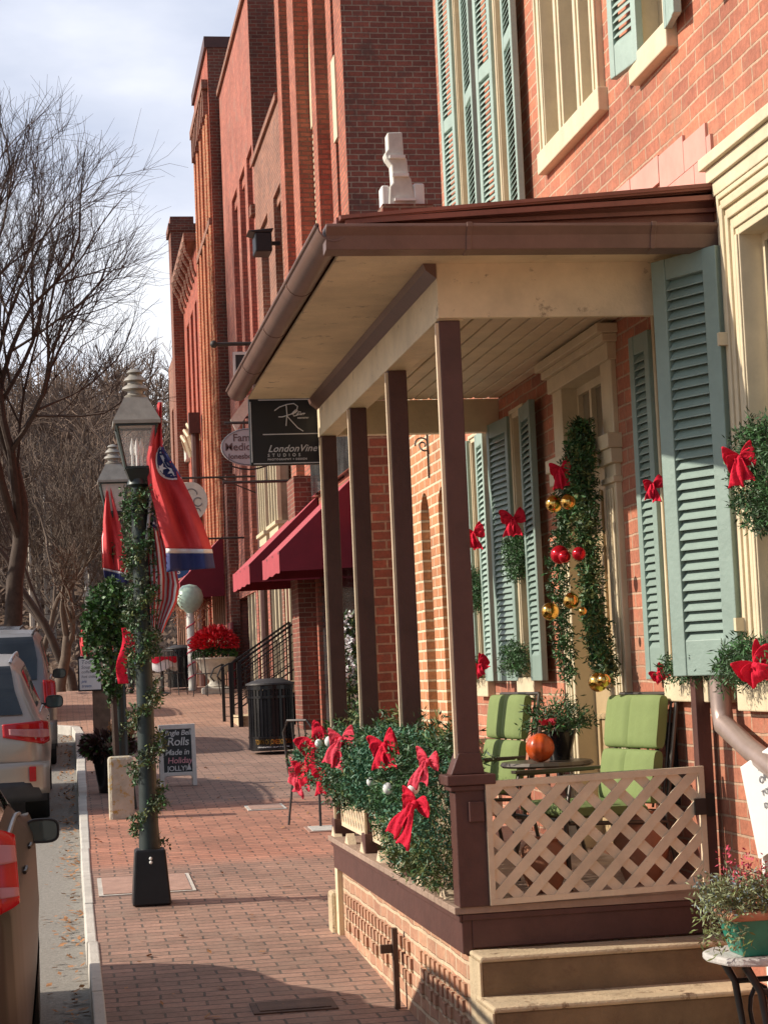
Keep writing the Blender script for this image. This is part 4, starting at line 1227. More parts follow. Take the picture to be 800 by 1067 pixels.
def state_flag(rows, Yb, label, pole, emblem=(1.0, .34, .5, .125), amp=.045, seed=1, stripe=.915, group='red state flags on the lamp posts'):
    p0, p1 = pole
    t = thing('flag', p0, label, 'flag', group)
    S = surf_from_rows(rows, Yb, amp, seed)
    build('pole', flag_pole(p0, p1), 'silver_line', t, smooth=True)
    a = stripe
    build('field', MB().grid(lambda u, v: S(u, v * a), 26, 40), 'flag_red', t, smooth=True, thick=.003)
    build('white_stripe', MB().grid(lambda u, v: S(u, a + v * .02), 26, 2), 'flag_white', t, smooth=True, thick=.003)
    build('blue_stripe', MB().grid(lambda u, v: S(u, a + .02 + v * (1 - a - .02)), 26, 6), 'flag_blue', t, smooth=True, thick=.003)
    if emblem:
        us, ts, ru, rt_ = emblem

        def disc(r, off):
            mb = MB(); n = 28; ctr = []
            rings = 6
            for i in range(rings + 1):
                for k in range(n):
                    u = us + ru * r * i / rings * math.cos(2 * PI * k / n); w = ts + rt_ * r * i / rings * math.sin(2 * PI * k / n)
                    mb.v.append(S(min(u, 1.0), w) + Vector((0, -off, 0)))
            for i in range(rings):
                for k in range(n):
                    a_, b_ = i * n + k, i * n + (k + 1) % n
                    mb.f.append((a_, b_, b_ + n, a_ + n))
            return mb
        build('emblem_ring', disc(1.0, .006), 'flag_white', t, smooth=True)
        build('emblem', disc(.90, .010), 'flag_blue', t, smooth=True)
        sm = MB()
        for (du, dt) in ((-.45, -.35), (-.25, .42), (-.75, .1)):
            c = S(min(1, us + ru * du), ts + rt_ * dt) + Vector((0, -.018, 0))
            s2 = star(c, .038 * Yb / 12.6, (0, -1, 0), (.4, 0, 1)); sm.add(s2.v, s2.f)
        build('star', sm, 'flag_white', t, recalc=False)
    return t


rows1 = [(0, (164.5, 419), (168.5, 419)), (.1, (158, 447), (168.5, 448)), (.22, (152.5, 478), (170, 466)), (.36, (154, 503), (186, 492)), (.55, (162, 533), (200, 520)), (.75, (168, 556), (212, 548)), (.92, (173, 572), (221, 573)), (1., (173.5, 596), (224, 592))]
S1_ = [at(167, 420, Y=12.66), at(150, 590, Y=12.70)]
state_flag(rows1, 12.62, 'big red state flag with blue starred disc, hanging from the nearest lamp post', (S1_[1], S1_[0]), emblem=(1.0, .30, .62, .105))
rows2 = [(0, (112.5, 492), (114.5, 492)), (.15, (110, 515), (117, 515)), (.4, (107.5, 545), (126, 548)), (.7, (108, 575), (131, 577)), (.88, (108, 594), (133.5, 600)), (1, (109, 602), (134, 611))]
state_flag(rows2, 18.6, 'small red state flag with a blue end stripe on the second lamp post', (at(117, 590, Y=18.68), at(113, 486, Y=18.66)), emblem=None, seed=2.2, stripe=.86)
rows3 = [(0, (84.5, 655), (86, 655)), (.4, (83, 667), (91, 667)), (1, (84, 684), (98, 686))]
state_flag(rows3, 65.9, 'tiny far red flag seen just above the white notice board', (at(88, 690, Y=66), at(85, 650, Y=66)), emblem=None, seed=.4, stripe=.99, amp=.12)


def us_flag(rows, Yb, label, pole, amp=.04, seed=0.):
    p0, p1 = pole
    t = thing('flag', p0, label, 'flag', 'striped flags on the lamp posts')
    S = surf_from_rows(rows, Yb, amp, seed)
    build('pole', flag_pole(p0, p1), 'silver_line', t, smooth=True)
    for i in range(13):
        c = .3 if i < 7 else 0
        build('stripe', MB().grid(lambda u, v: S((i + u) / 13, c + v * (1 - c)), 3, 30), 'flag_red' if i % 2 == 0 else 'flag_white', t, smooth=True, thick=.002)
    build('canton', MB().grid(lambda u, v: S(u * 7 / 13, v * .3), 10, 12), 'flag_blue', t, smooth=True, thick=.002)
    sm = MB()
    for i in range(5):
        for j in range(6):
            c = S((i + .5) / 5 * 7 / 13, (j + .5) / 6 * .3) + Vector((0, -.006, 0)); s2 = star(c, .012 * Yb / 12.6, (0, -1, 0), (0, 0, 1)); sm.add(s2.v, s2.f)
    build('star', sm, 'flag_white', t, recalc=False)
    return t


rowsu = [(0, (151, 492), (157, 490)), (.2, (152, 525), (168, 540)), (.4, (152.5, 560), (182, 585)), (.6, (154, 590), (187, 612)), (.78, (156, 618), (184, 628)), (.9, (157, 640), (174, 648)), (1, (158, 652), (169, 660))]
us_flag(rowsu, 12.74, 'striped national flag drooping behind the big state flag on the nearest lamp post', (at(150, 610, Y=12.74), at(152, 488, Y=12.74)))
rowsv = [(0, (112, 530), (113, 530)), (.4, (106, 560), (113, 565)), (1, (107, 592), (114, 596))]
us_flag(rowsv, 18.75, 'striped national flag mostly hidden behind the small state flag on the second lamp post', (at(116, 600, Y=18.76), at(112, 526, Y=18.76)), seed=2, amp=.06)


# ------------------------------------------------------------------ greenery helpers
def sprig(mb, p, d, L, n, bl, bw, spread=.8):
    d = Vector(d).normalized()
    for i in range(n):
        q = Vector(p) + d * (L * (i + .5) / n)
        r = Vector((rnd.gauss(0, 1), rnd.gauss(0, 1), rnd.gauss(0, 1))).normalized()
        mb.blade(q, d * (1 - spread) + r * spread, bl * rnd.uniform(.6, 1.2), bw * rnd.uniform(.7, 1.2))


def rvec(): return Vector((rnd.gauss(0, 1), rnd.gauss(0, 1), rnd.gauss(0, 1))).normalized()


def garland_along(pts, rad, n, bl=.05, bw=.010, nb=7, mats=('needle_dark', 'needle_green'), droop=-.2, L=.09):
    pts = [Vector(p) for p in pts]
    mbs = {m_: MB() for m_ in mats}
    seg = [(b - a).length for a, b in zip(pts, pts[1:])]; tot = sum(seg)
    if not isinstance(rad, (list, tuple)): rad = [rad] * len(pts)
    for i in range(n):
        u = rnd.random() * tot; k = 0
        while k < len(seg) - 1 and u > seg[k]: u -= seg[k]; k += 1
        f = u / seg[k]; p = pts[k].lerp(pts[k + 1], f); r = rad[k] * (1 - f) + rad[k + 1] * f
        o_ = rvec(); q = p + o_ * (r * rnd.random() ** .6)
        d = o_ + Vector((0, 0, droop)) + rvec() * .4
        sprig(mbs[mats[int(rnd.random() * len(mats))]], q, d, L, nb, bl, bw)
    return mbs


def put(mbs, parent, name='foliage'):
    for m_, mb in mbs.items():
        if mb.f: build(name, mb, m_, parent, recalc=False)


def bow(parent, c, s=.09, axis=(-1, 0, 0), mat='bow_red', tails=1.6, seed=0, roll=0.):
    """ribbon bow: two open loops, knot and two tails; axis: the way it faces"""
    ax = Vector(axis).normalized(); up = Vector((0, 0, 1)); rt_ = up.cross(ax).normalized(); up = ax.cross(rt_)
    q = Quaternion(ax, roll); rt_ = q @ rt_; up = q @ up
    rr = random.Random(seed)
    mb = MB(); w = s * .50; c = Vector(c)
    s0 = s
    for sg, tl, s in ((1, rr.uniform(-.1, .35), s0 * rr.uniform(.85, 1.05)), (-1, rr.uniform(-.1, .35), s0 * rr.uniform(.8, 1.05)), (1, rr.uniform(.5, .9), s0 * .75), (-1, rr.uniform(-.7, -.3), s0 * .7)):
        def loop(u, v):
            t = u * 2 * PI
            r = (1 - math.cos(t)) / 2
            return c + rt_ * (sg * r * s * 1.05 + .03 * s * math.sin(v * 6 + t * 2 + seed)) + up * (math.sin(t) * s * .26 + r * s * tl + (v - .5) * w * 1.5 * (.3 + .7 * r) + .035 * s * math.sin(v * 6 + t * 2 + seed)) + ax * ((v - .5) * w * 1.0 * (.4 + .6 * r) + .25 * r * s + .18 * s * math.sin(t) + .03 * s * math.sin(v * 9 + t * 2))
        mb.grid(loop, 24, 8)
    s = s0
    for sg in (1, -1):
        L = s * tails * rr.uniform(.8, 1.15); e = rr.uniform(.25, .6)

        def tail(u, v):
            ww = w * (.6 + .75 * u)
            return c + rt_ * (sg * (e * u * s + (v - .5) * ww * 1.4)) - up * (u * L - (.12 * s if u == 1 and 0.2 < v < .8 else 0)) + ax * (.02 + .12 * s * math.sin(u * 5 + sg) + .07 * s * math.sin(v * 10 + u * 7 + seed))
        mb.grid(tail, 12, 8)
    mb.ball(c + ax * s * .1, s * .2, 8)
    return build('bow', mb, mat, parent, smooth=True, thick=.002)


# ------------------------------------------------------------------ garland heaped on the porch rail
gz = thing('rail_garland', (1.46, 9.2, -.93), 'thick evergreen garland heaped over the porch rail, with red bows and white balls', 'garland')
mbs = {m_: MB() for m_ in ('needle_dark', 'needle_green', 'needle_blue', 'needle_yellow')}


def prof_(Y):
    def it(tab):
        for (a, va), (b, vb) in zip(tab, tab[1:]):
            if Y <= b: return va + (vb - va) * (Y - a) / (b - a)
        return tab[-1][1]
    top = it([(7.55, -.42), (7.8, -.30), (8.5, -.26), (9.2, -.30), (10.2, -.31), (11.0, -.36), (11.7, -.45)])
    bot = it([(7.55, -.86), (7.9, -.84), (8.3, -.80), (8.6, -.62), (9.0, -.60), (9.6, -.66), (10.2, -.62), (11.0, -.58), (11.7, -.62)])
    return top, bot


for i in range(9500):
    Y = 7.6 + 3.95 * rnd.random() ** 1.15
    t_, b_ = prof_(Y); lump = .04 * math.sin(Y * 7.3) + .03 * math.sin(Y * 17.)
    u = rnd.random(); z = b_ + (t_ - b_) * u
    wdt = .13 * math.sqrt(max(.05, 1 - (2 * u - 1) ** 2)) + .04
    x = 1.47 - rnd.uniform(-.5, .95) * (wdt + lump) * (1 if Y < 10.6 else .7)
    d = Vector((-1.0 + rnd.uniform(-.3, .3) if x < 1.47 else .6, rnd.uniform(-.7, .7), rnd.uniform(-.9, .7) + (u - .5)))
    shade = noise_v = math.sin(Y * 5 + z * 9) + rnd.gauss(0, .8)
    m_ = 'needle_yellow' if (Y < 8.0 and u < .45 and rnd.random() < .5) or rnd.random() < .06 else 'needle_blue' if shade > .2 else 'needle_green' if shade > -.9 else 'needle_dark'
    sprig(mbs[m_], (x, Y, z), d, .055, 6, .030, .0075, .75)
put(mbs, gz)
# trailing greenery over the top rail, inside of the posts
mbs = garland_along([(1.6, 7.8, -.36), (1.62, 9.2, -.33), (1.6, 11.1, -.36)], .09, 700, mats=('needle_green', 'needle_yellow', 'needle_dark'))
put(mbs, gz)
for i, (px, py, X, s, mt, tl, rl) in enumerate([(328, 775, 1.24, .085, 'bow_red', 1.3, .4), (314, 808, 1.28, .075, 'bow_pink', 1.0, -.5), (357, 772, 1.24, .08, 'bow_pink', 1.5, -.3), (340, 806, 1.26, .07, 'bow_red', 1.5, .1),
                                            (402, 778, 1.22, .085, 'bow_red', 1.1, .1), (447, 794, 1.22, .062, 'bow_pink', 1.9, -.35), (434, 838, 1.20, .085, 'bow_red', 2.3, -.5), (321, 800, 1.28, .07, 'bow_red', 1.4, .3)]):
    v = at(px, py, X=X + .08)
    bow(gz, v, s * v.y / 8.2, (-1, -.8, .2), mt, tl, i, rl)
for (px, py, r) in ((343, 773, .035), (431, 821, .034), (386, 815, .026), (404, 822, .032), (332, 775, .03)):
    v = at(px, py, X=1.28); build('ornament', MB().ball(v, r * .68, 14, 1.15), 'white_ball', gz, smooth=True)

# ------------------------------------------------------------------ door garland
dg = thing('door_garland', (2.45, 9.25, 1.12), 'evergreen garland hanging down both sides of the porch door with gold and red balls', 'garland')
top = at(606, 440, X=2.46)
left = [top] + [at(px, py, X=2.44) for px, py in ((598, 475), (590, 510), (588, 545), (580, 585), (583, 630), (588, 670), (592, 705))]
right = [top] + [at(px, py, X=2.44) for px, py in ((607, 480), (609, 530), (613, 580), (616, 625), (622, 665), (631, 705))]
put(garland_along(left, [.025, .04, .045, .035, .045, .04, .045, .03], 1000, .030, .009, 6, L=.03), dg)
put(garland_along(right, [.04, .065, .055, .05, .045, .055, .045, .045], 1700, .030, .009, 6, mats=('needle_dark', 'needle_green', 'needle_green', 'needle_yellow'), L=.03), dg)
bow(dg, at(585, 489, X=2.36), .055, (-.7, -1, 0), 'bow_red', 2.0, 3)
for (px, py, r, mt) in ((577, 525, .042, 'gold_ball'), (592, 523, .036, 'gold_ball'), (583, 578, .045, 'red_ball'), (588, 580, .03, 'red_ball'), (603, 577, .032, 'red_ball'), (573, 637, .044, 'gold_ball'), (595, 626, .038, 'gold_ball'), (623, 711, .044, 'gold_ball'), (629, 709, .03, 'gold_ball'), (607, 637, .02, 'gold_ball')):
    build('ornament', MB().ball(at(px, py, X=2.33), r, 18), mt, dg, smooth=True)


# ------------------------------------------------------------------ wreaths and sill greenery
def wreath(label, c, r, Xn, bowpos=None, bs=.06, n=420, nrm='x', rad=.055):
    t = thing('wreath', c, label, 'wreath')
    c = Vector(c)
    pts = [c + (Vector((0, math.cos(a), math.sin(a))) if nrm == 'x' else Vector((math.cos(a), 0, math.sin(a)))) * r for a in [k * PI / 8 for k in range(17)]]
    put(garland_along(pts, rad, int(n * 1.6), .028, .0065, 6, L=.045), t)
    if bowpos: bow(t, bowpos, bs, (-.7, -1, 0), 'bow_red', 1.5, int(c.y * 10))
    return t


wreath('large wreath with a red bow on the window at the right edge of the photo', (2.50, 6.60, .66), .15, 0, at(771, 478, X=2.40), .062, 700)
wreath('wreath with a red bow in the window behind the big open shutter', (2.52, 7.48, .72), .08, 0, at(681, 505, X=2.44), .045, 300, rad=.04)
wreath('wreath with a red bow between the middle pair of porch shutters, left of the door', (2.51, 10.53, .62), .09, 0, at(536, 541, X=2.45), .07, 300, rad=.045)
wreath('wreath with a red bow on the farthest porch window, beside the narrow arched windows', (2.51, 11.70, .50), .09, 0, at(494, 556, X=2.45), .07, 300, rad=.045)


def swag(label, pts, rad, n, bp=None, bs=.06, seed=1):
    t = thing('window_swag', pts[len(pts) // 2], label, 'greenery')
    put(garland_along(pts, rad, int(n * 1.6), .03, .0065, 6, droop=-.1, L=.05), t)
    if bp: bow(t, bp, bs, (-.5, -1, .3), 'bow_red', 1.0, seed, .6)


swag('evergreen swag with a broad red ribbon on the sill at the right edge', [(2.47, 6.98, -.06), (2.44, 6.75, .0), (2.44, 6.5, .0), (2.46, 6.3, -.03)], .055, 420, at(787, 695, X=2.36), .075)
swag('evergreen sprigs with a red bow on the sill behind the big open shutter', [(2.48, 7.75, -.04), (2.48, 7.5, -.02), (2.48, 7.25, -.03)], .035, 200, at(686, 702, X=2.44), .04, 4)
swag('evergreen sprigs on the sill between the middle pair of porch shutters', [(2.48, 10.68, .0), (2.48, 10.55, .10), (2.48, 10.4, .0)], .04, 240)
swag('evergreen sprigs with a red bow on the farthest porch sill', [(2.48, 11.85, -.02), (2.48, 11.7, .02), (2.48, 11.6, 0)], .04, 160, at(500, 694, X=2.42), .06, 5)


# ------------------------------------------------------------------ porch furniture
def patio_chair(label, loc, rz):
    t = thing('patio_chair', (0, 0, 0), label, 'chair', 'green cushioned chairs on the porch')
    W = .56
    fr = MB()
    for s in (-1, 1):
        x = s * W / 2
        fr.tube([(x, -.30, 0), (x, -.31, .38), (x, -.27, .60), (x, .16, .61)], .012, 8)      # front leg + arm
        fr.tube([(x, .30, 0), (x, .24, .35), (x, .34, 1.03)], .012, 8)                         # rear leg + back upright
        fr.tube([(x, -.29, .36), (x, .24, .33)], .012, 8)
        fr.box(x - .025, x + .025, -.30, .22, .605, .622)
    fr.tube([(-W / 2, .34, 1.03), (W / 2, .34, 1.03)], .012, 8).tube([(-W / 2, -.30, .37), (W / 2, -.30, .37)], .012, 8).tube([(-W / 2, .24, .35), (W / 2, .24, .35)], .012, 8)
    for k in range(6): x = -W / 2 + W * (k + .5) / 6; fr.tube([(x, .25, .4), (x, .335, 1.02)], .006, 6)
    build('frame', fr, 'chair_metal', t, smooth=True)

    def pad(y0, z0, y1, z1, th, w, sag=.01):
        """padded panel between lower edge (y0,z0) and upper edge (y1,z1), thick towards the sitter"""
        a, b = Vector((0, y0, z0)), Vector((0, y1, z1)); d = (b - a); nrm = Vector((0, -d.z, d.y)).normalized()
        if nrm.y > 0 and abs(nrm.y) > abs(nrm.z): nrm = -nrm
        if abs(nrm.z) > abs(nrm.y) and nrm.z < 0: nrm = -nrm
        mb = MB()

        def f(u, v):        # u around the section, v across
            ang = u * 2 * PI
            su = abs(math.cos(ang)) ** .35 * (1 if math.cos(ang) >= 0 else -1); sv = abs(math.sin(ang)) ** .5 * (1 if math.sin(ang) >= 0 else -1)
            e = abs(2 * v - 1)
            puff = (1 - e ** 6) * .5 + .5 - .30 * math.exp(-((v - .5) / .022) ** 2) - .05 * math.sin(v * 40 + u * 3) * .5
            edge = 1 - .04 * (e ** 8)
            return a + d * (.5 + su * .5 * edge) + nrm * (th * .5 + sv * th * .5 * puff) + Vector(((v - .5) * w * (1 - .02 * su ** 2), 0, 0))
        mb.grid(f, 28, 24)
        n_ = 28
        for vv in (0, 24):
            base = [i * 25 + vv for i in range(28)]
            mb.f.append(tuple(base))
        return mb
    build('back_cushion', pad(.285, .72, .325, 1.02, .10, .53), 'cushion', t, smooth=True)
    build('back_cushion', pad(.235, .42, .28, .715, .10, .53), 'cushion', t, smooth=True)
    build('seat_cushion', pad(-.29, .375, .16, .36, .09, .53), 'cushion', t, smooth=True)
    t.location = loc; t.rotation_euler = (0, 0, rz); t.scale = (.9, .86, .765)
    return t


# front of the chair is -Y locally; turned to face the street
patio_chair('near chair with green cushions on the porch, beside the lattice gate and the big shutter', (2.22, 8.08, DZ), R(-78))
patio_chair('far chair with green cushions on the porch, just behind the front corner post', (2.06, 9.85, DZ), R(-80))
# plant stand with glazed pumpkin pot and poinsettia between them
ts = thing('side_table', (2.30, 9.2, DZ), 'small dark metal side table between the two green chairs', 'table')
build('tabletop', MB().lathe([(.22, DZ + .44), (.23, DZ + .45), (.22, DZ + .465)], (2.30, 9.2, 0), 20), 'chair_metal', ts)
for k in range(3): a = k * 2 * PI / 3 + .3; build('leg', MB().tube([(2.3 + .07 * math.cos(a), 9.2 + .07 * math.sin(a), DZ + .44), (2.3 + .2 * math.cos(a), 9.2 + .2 * math.sin(a), DZ)], .01, 6), 'chair_metal', ts)
pk = thing('pumpkin', (2.25, 9.12, DZ + .465), 'glossy orange pumpkin on the side table between the green chairs', 'pumpkin')
mb = MB()
zc = DZ + .465 + .070
mb.grid(lambda u, v: (2.25 + .066 * math.sin(v * PI) * (1 + .07 * abs(math.cos(u * 8 * PI))) * math.cos(u * 2 * PI), 9.12 + .066 * math.sin(v * PI) * (1 + .07 * abs(math.cos(u * 8 * PI))) * math.sin(u * 2 * PI), zc - .070 * math.cos(v * PI)), 48, 12)
build('body', mb, 'pumpkin_orange', pk, smooth=True)
build('stem', MB().tube([(2.25, 9.12, zc + .06), (2.255, 9.12, zc + .10)], .01, 6), 'bark', pk)
pp = thing('potted_greenery', (2.36, 9.30, DZ + .465), 'dark pot of evergreen twigs with one red bloom on the side table', 'plant')
build('pot', MB().lathe([(.05, 0), (.085, .13), (.09, .14), (.08, .14), (.07, .12)], (2.38, 9.25, DZ + .466), 16), 'black_gloss', pp, smooth=True)
mbs = {'needle_dark': MB(), 'needle_green': MB()}
for i in range(260):
    d = Vector((rnd.gauss(0, .7), rnd.gauss(0, .7), rnd.uniform(.1, 1.1))).normalized()
    sprig(mbs['needle_dark' if rnd.random() < .6 else 'needle_green'], Vector((2.38, 9.25, DZ + .6)) + d * rnd.uniform(.02, .14), d, .09, 6, .04, .008, .6)
put(mbs, pp)
mb = MB(); v = Vector((2.31, 9.18, -.287))
for k in range(14): a = k * 2.4; mb.blade(v, (math.cos(a), math.sin(a), .25 + .04 * k), .055, .035)
build('bloom', mb, 'bow_pink', pp, recalc=False)
build('bloom_stem', MB().tube([(2.36, 9.23, DZ + .5), v], .004, 5), 'needle_green', pp)
# round bistro pots seen through the lattice
for (x, y, r, h, lab) in ((2.38, 7.95, .12, .30, 'terracotta jar on the porch floor, seen through the right half of the lattice gate'), (1.92, 7.82, .10, .22, 'small terracotta pot on the porch floor, seen through the left half of the lattice gate')):
    single('clay_pot', MB().lathe([(r * .6, 0), (r, h * .45), (r * .9, h * .8), (r * .65, h * .93), (r * .75, h), (r * .6, h), (r * .5, h * .8)], (x, y, DZ), 18), 'terracotta', (x, y, DZ), lab, 'pot', smooth=True)

# ------------------------------------------------------------------ right foreground: treadle table, planter box, leaning sign
tx, ty = 2.52, 6.55; tz = -1.03; gz_ = g(6.55)
tb = thing('treadle_table', (tx, ty, gz_), 'small weathered stone-topped table on a black cast-iron treadle base, lower right corner', 'table')
mb = MB(); poly = []
for k in range(24):
    a = 2 * PI * k / 24; poly.append((tx + (.34 + .006 * math.sin(k * 2.3)) * abs(math.cos(a)) ** .7 * (1 if math.cos(a) >= 0 else -1), ty + .20 * abs(math.sin(a)) ** .7 * (1 if math.sin(a) >= 0 else -1)))
mb.prism(poly, 'z', tz - .028, tz)
build('tabletop', mb, 'stone_top', tb, bevel=.008)
mb = MB()
for y in (ty - .13, ty + .13):
    for s in (-1, 1):
        mb.tube([(tx + s * .25, y, tz - .03), (tx + s * .20, y, tz - .12), (tx + s * .17, y, tz - .35), (tx + s * .20, y, tz - .52), (tx + s * .28, y, gz_ + .02)], [.016, .014, .012, .014, .018], 8)
    for z0_, w_ in ((tz - .12, .20), (tz - .33, .17), (tz - .50, .2)): mb.tube([(tx - w_, y, z0_), (tx + w_, y, z0_)], .011, 6)
    for k in range(3):
        cx_ = tx - .11 + .11 * k
        mb.tube([(cx_ + .04 * math.cos(a * PI / 6), y, tz - .225 + .085 * math.sin(a * PI / 6)) for a in range(12)], .009, 6, closed=True)
        mb.tube([(cx_ + .04 * math.cos(a * PI / 6), y, tz - .415 + .07 * math.sin(a * PI / 6)) for a in range(12)], .009, 6, closed=True)
build('cast_base', mb, 'black_metal', tb, smooth=True)
build('treadle', MB().box(tx - .15, tx + .15, ty - .12, ty + .12, gz_ + .1, gz_ + .115), 'black_metal', tb)
pb = thing('planter_box', (2.47, 6.52, tz), 'green tapered planter box with heather and trailing greenery on the treadle table', 'planter')
mb = MB(); px_, py_ = 2.46, 6.50
mb.add([(px_ - .19, py_ - .075, tz), (px_ + .22, py_ - .075, tz), (px_ + .22, py_ + .075, tz), (px_ - .19, py_ + .075, tz), (px_ - .225, py_ - .10, tz + .13), (px_ + .25, py_ - .10, tz + .13), (px_ + .25, py_ + .10, tz + .13), (px_ - .225, py_ + .10, tz + .13)],
       [(0, 3, 2, 1), (4, 5, 6, 7), (0, 1, 5, 4), (1, 2, 6, 5), (2, 3, 7, 6), (3, 0, 4, 7)])
build('box', mb, 'green_pot', pb, bevel=.006)
build('rim', MB().box(px_ - .245, px_ + .27, py_ - .115, py_ + .115, tz + .125, tz + .155), 'terracotta', pb, bevel=.012)
mb = MB()
for k in range(5): zz = tz + .02 + .022 * k; mb.tube([(px_ - .205 - .0045 * k, py_ - .03 + .02 * (k % 2), zz), (px_ - .207 - .0045 * k, py_ + .0 + .02 * (k % 2), zz + .01), (px_ - .207 - .0045 * k, py_ + .02, zz)], .004, 5)
build('relief', mb, 'sage_leaf', pb)
mbs = {m_: MB() for m_ in ('sage_leaf', 'grey_leaf', 'needle_yellow', 'heather_pink')}
for i in range(1500):
    x = px_ + rnd.uniform(-.26, .28); y = py_ + rnd.uniform(-.10, .10); h = rnd.random()
    m_ = 'sage_leaf' if rnd.random() < .55 else 'needle_yellow' if rnd.random() < .5 else 'grey_leaf'
    d = Vector(((x - px_) * 2.5 + rnd.gauss(0, .25), (y - py_) * 4 + rnd.gauss(0, .3), rnd.uniform(-.25, 1)))
    sprig(mbs[m_], (x, y, tz + .13 + h * .11), d, .07, 5, .026, .007, .7)
for s_, n_ in ((-1, 60), (1, 20)):           # trailing over the edge
    for i in range(n_):
        x = px_ + s_ * rnd.uniform(.15, .30); y = py_ - rnd.uniform(.0, .14)
        sprig(mbs['needle_yellow' if rnd.random() < .5 else 'sage_leaf'], (x, y, tz + rnd.uniform(.06, .22)), (s_ * .8, -.5, rnd.uniform(-.8, .2)), .09, 6, .03, .007, .6)
for i in range(80):
    x = px_ + rnd.choice((rnd.gauss(-.13, .06), rnd.gauss(.10, .05))); y = py_ + rnd.uniform(-.06, .06); hh = rnd.uniform(.22, .34)
    sprig(mbs['heather_pink'], (x, y, tz + hh - .05), (rnd.gauss(0, .3), rnd.gauss(0, .3), 1), .09, 9, .018, .007, .7)
put(mbs, pb)
sg = thing('leaning_sign', (2.55, 6.95, g(6.9)), 'white notice board with grey print leaning at the right edge, below the window sill', 'sign')
c0, c1, c2, c3 = at(773, 800, Y=6.80), at(846, 748, Y=6.42), at(866, 845, Y=6.42), at(792, 895, Y=6.80)
off = Vector((0, .02, 0))
build('board', MB().add([c0, c1, c2, c3, c0 + off, c1 + off, c2 + off, c3 + off], [(0, 1, 2, 3), (7, 6, 5, 4), (0, 4, 5, 1), (1, 5, 6, 2), (2, 6, 7, 3), (3, 7, 4, 0)]), 'white_paint', sg)
rv = (c1 - c0).normalized(); uv_ = (c0 - c3).normalized()
for i, (txt, s_) in enumerate((('TOWN', .035), ('OPEN', .035), ('TOURS', .028), ('DAILY', .028))):
    build('lettering', text_mb(txt, s_, c0 + rv * .085 - uv_ * (.05 + .045 * i) + rv.cross(uv_) * .003, rv, uv_, .002), 'ink_grey', sg, recalc=False)
build('leg', MB().bar(c3 + Vector((.03, .01, .05)), (c3.x + .05, 6.9, g(6.9)), .03).bar(c2 + Vector((-.03, .01, .05)), (c2.x - .0, 6.9, g(6.9)), .03), 'white_paint', sg)

# ------------------------------------------------------------------ trash cans
def trash_can(label, loc, letters=True, s=1.):
    t = thing('trash_can', (0, 0, 0), label, 'trash can', 'black trash cans on the pavement')
    r = .285; H = .86
    mb = MB()
    for k in range(36):
        a = 2 * PI * k / 36
        mb.bar((r * math.cos(a), r * math.sin(a), .06), (r * math.cos(a), r * math.sin(a), H - .05), .034, .010, up=(math.cos(a), math.sin(a), 0))
    build('slats', mb, 'black_gloss', t)
    build('liner', MB().lathe([(r * .94, .04), (r * .94, H - .06), (r * .9, H - .06)], n=28), 'plastic_black', t, smooth=True)
    for z, h in ((.05, .03), (.20, .02), (H - .16, .03), (H - .05, .05)): build('band', MB().lathe([(r + .004, z), (r + .016, z), (r + .016, z + h), (r + .004, z + h)], n=36), 'black_gloss', t)
    build('letter_band', MB().lathe([(r + .004, .06), (r + .008, .06), (r + .008, .20), (r + .004, .20)], n=36), 'black_gloss', t)

    build('lid', MB().lathe([(r + .015, H), (r + .03, H + .01), (r + .025, H + .03), (.16, H + .085), (.12, H + .09), (.115, H + .06)], n=36), 'iron', t, smooth=True)
    if letters:
        for txt, z, s_, dm in (('TOWN OF JONESBOROUGH', .125, .085, 1.75), ('STORYTELLING CAPITAL', .065, .042, 1.5)):
            m_ = text_mb(txt, s_, (0, 0, 0), (1, 0, 0), (0, 0, 1), .004, bold=.001)
            x0_ = min(v.x for v in m_.v); x1_ = max(v.x for v in m_.v)
            R2 = r + .0105
            nv = []
            for v in m_.v:
                a = (-PI / 2) + ((v.x - (x0_ + x1_) / 2) / (x1_ - x0_)) * dm
                nv.append(Vector(((R2 - v.y) * math.cos(a), (R2 - v.y) * math.sin(a), v.z + z)))
            m_.v = nv
            build('lettering', m_, 'gold_ball' if s_ > .05 else 'silver_line', t, recalc=False)
    t.location = loc; t.scale = (s, s, s)
    return t


trash_can('black slatted trash can with a lettered band, standing near the iron stair railing', (2.55, 24.5, g(24.5)))
trash_can('black trash can farther up the pavement, left of the red poinsettia urn', (2.42, 41.5, g(41.5)), False, 1.0)

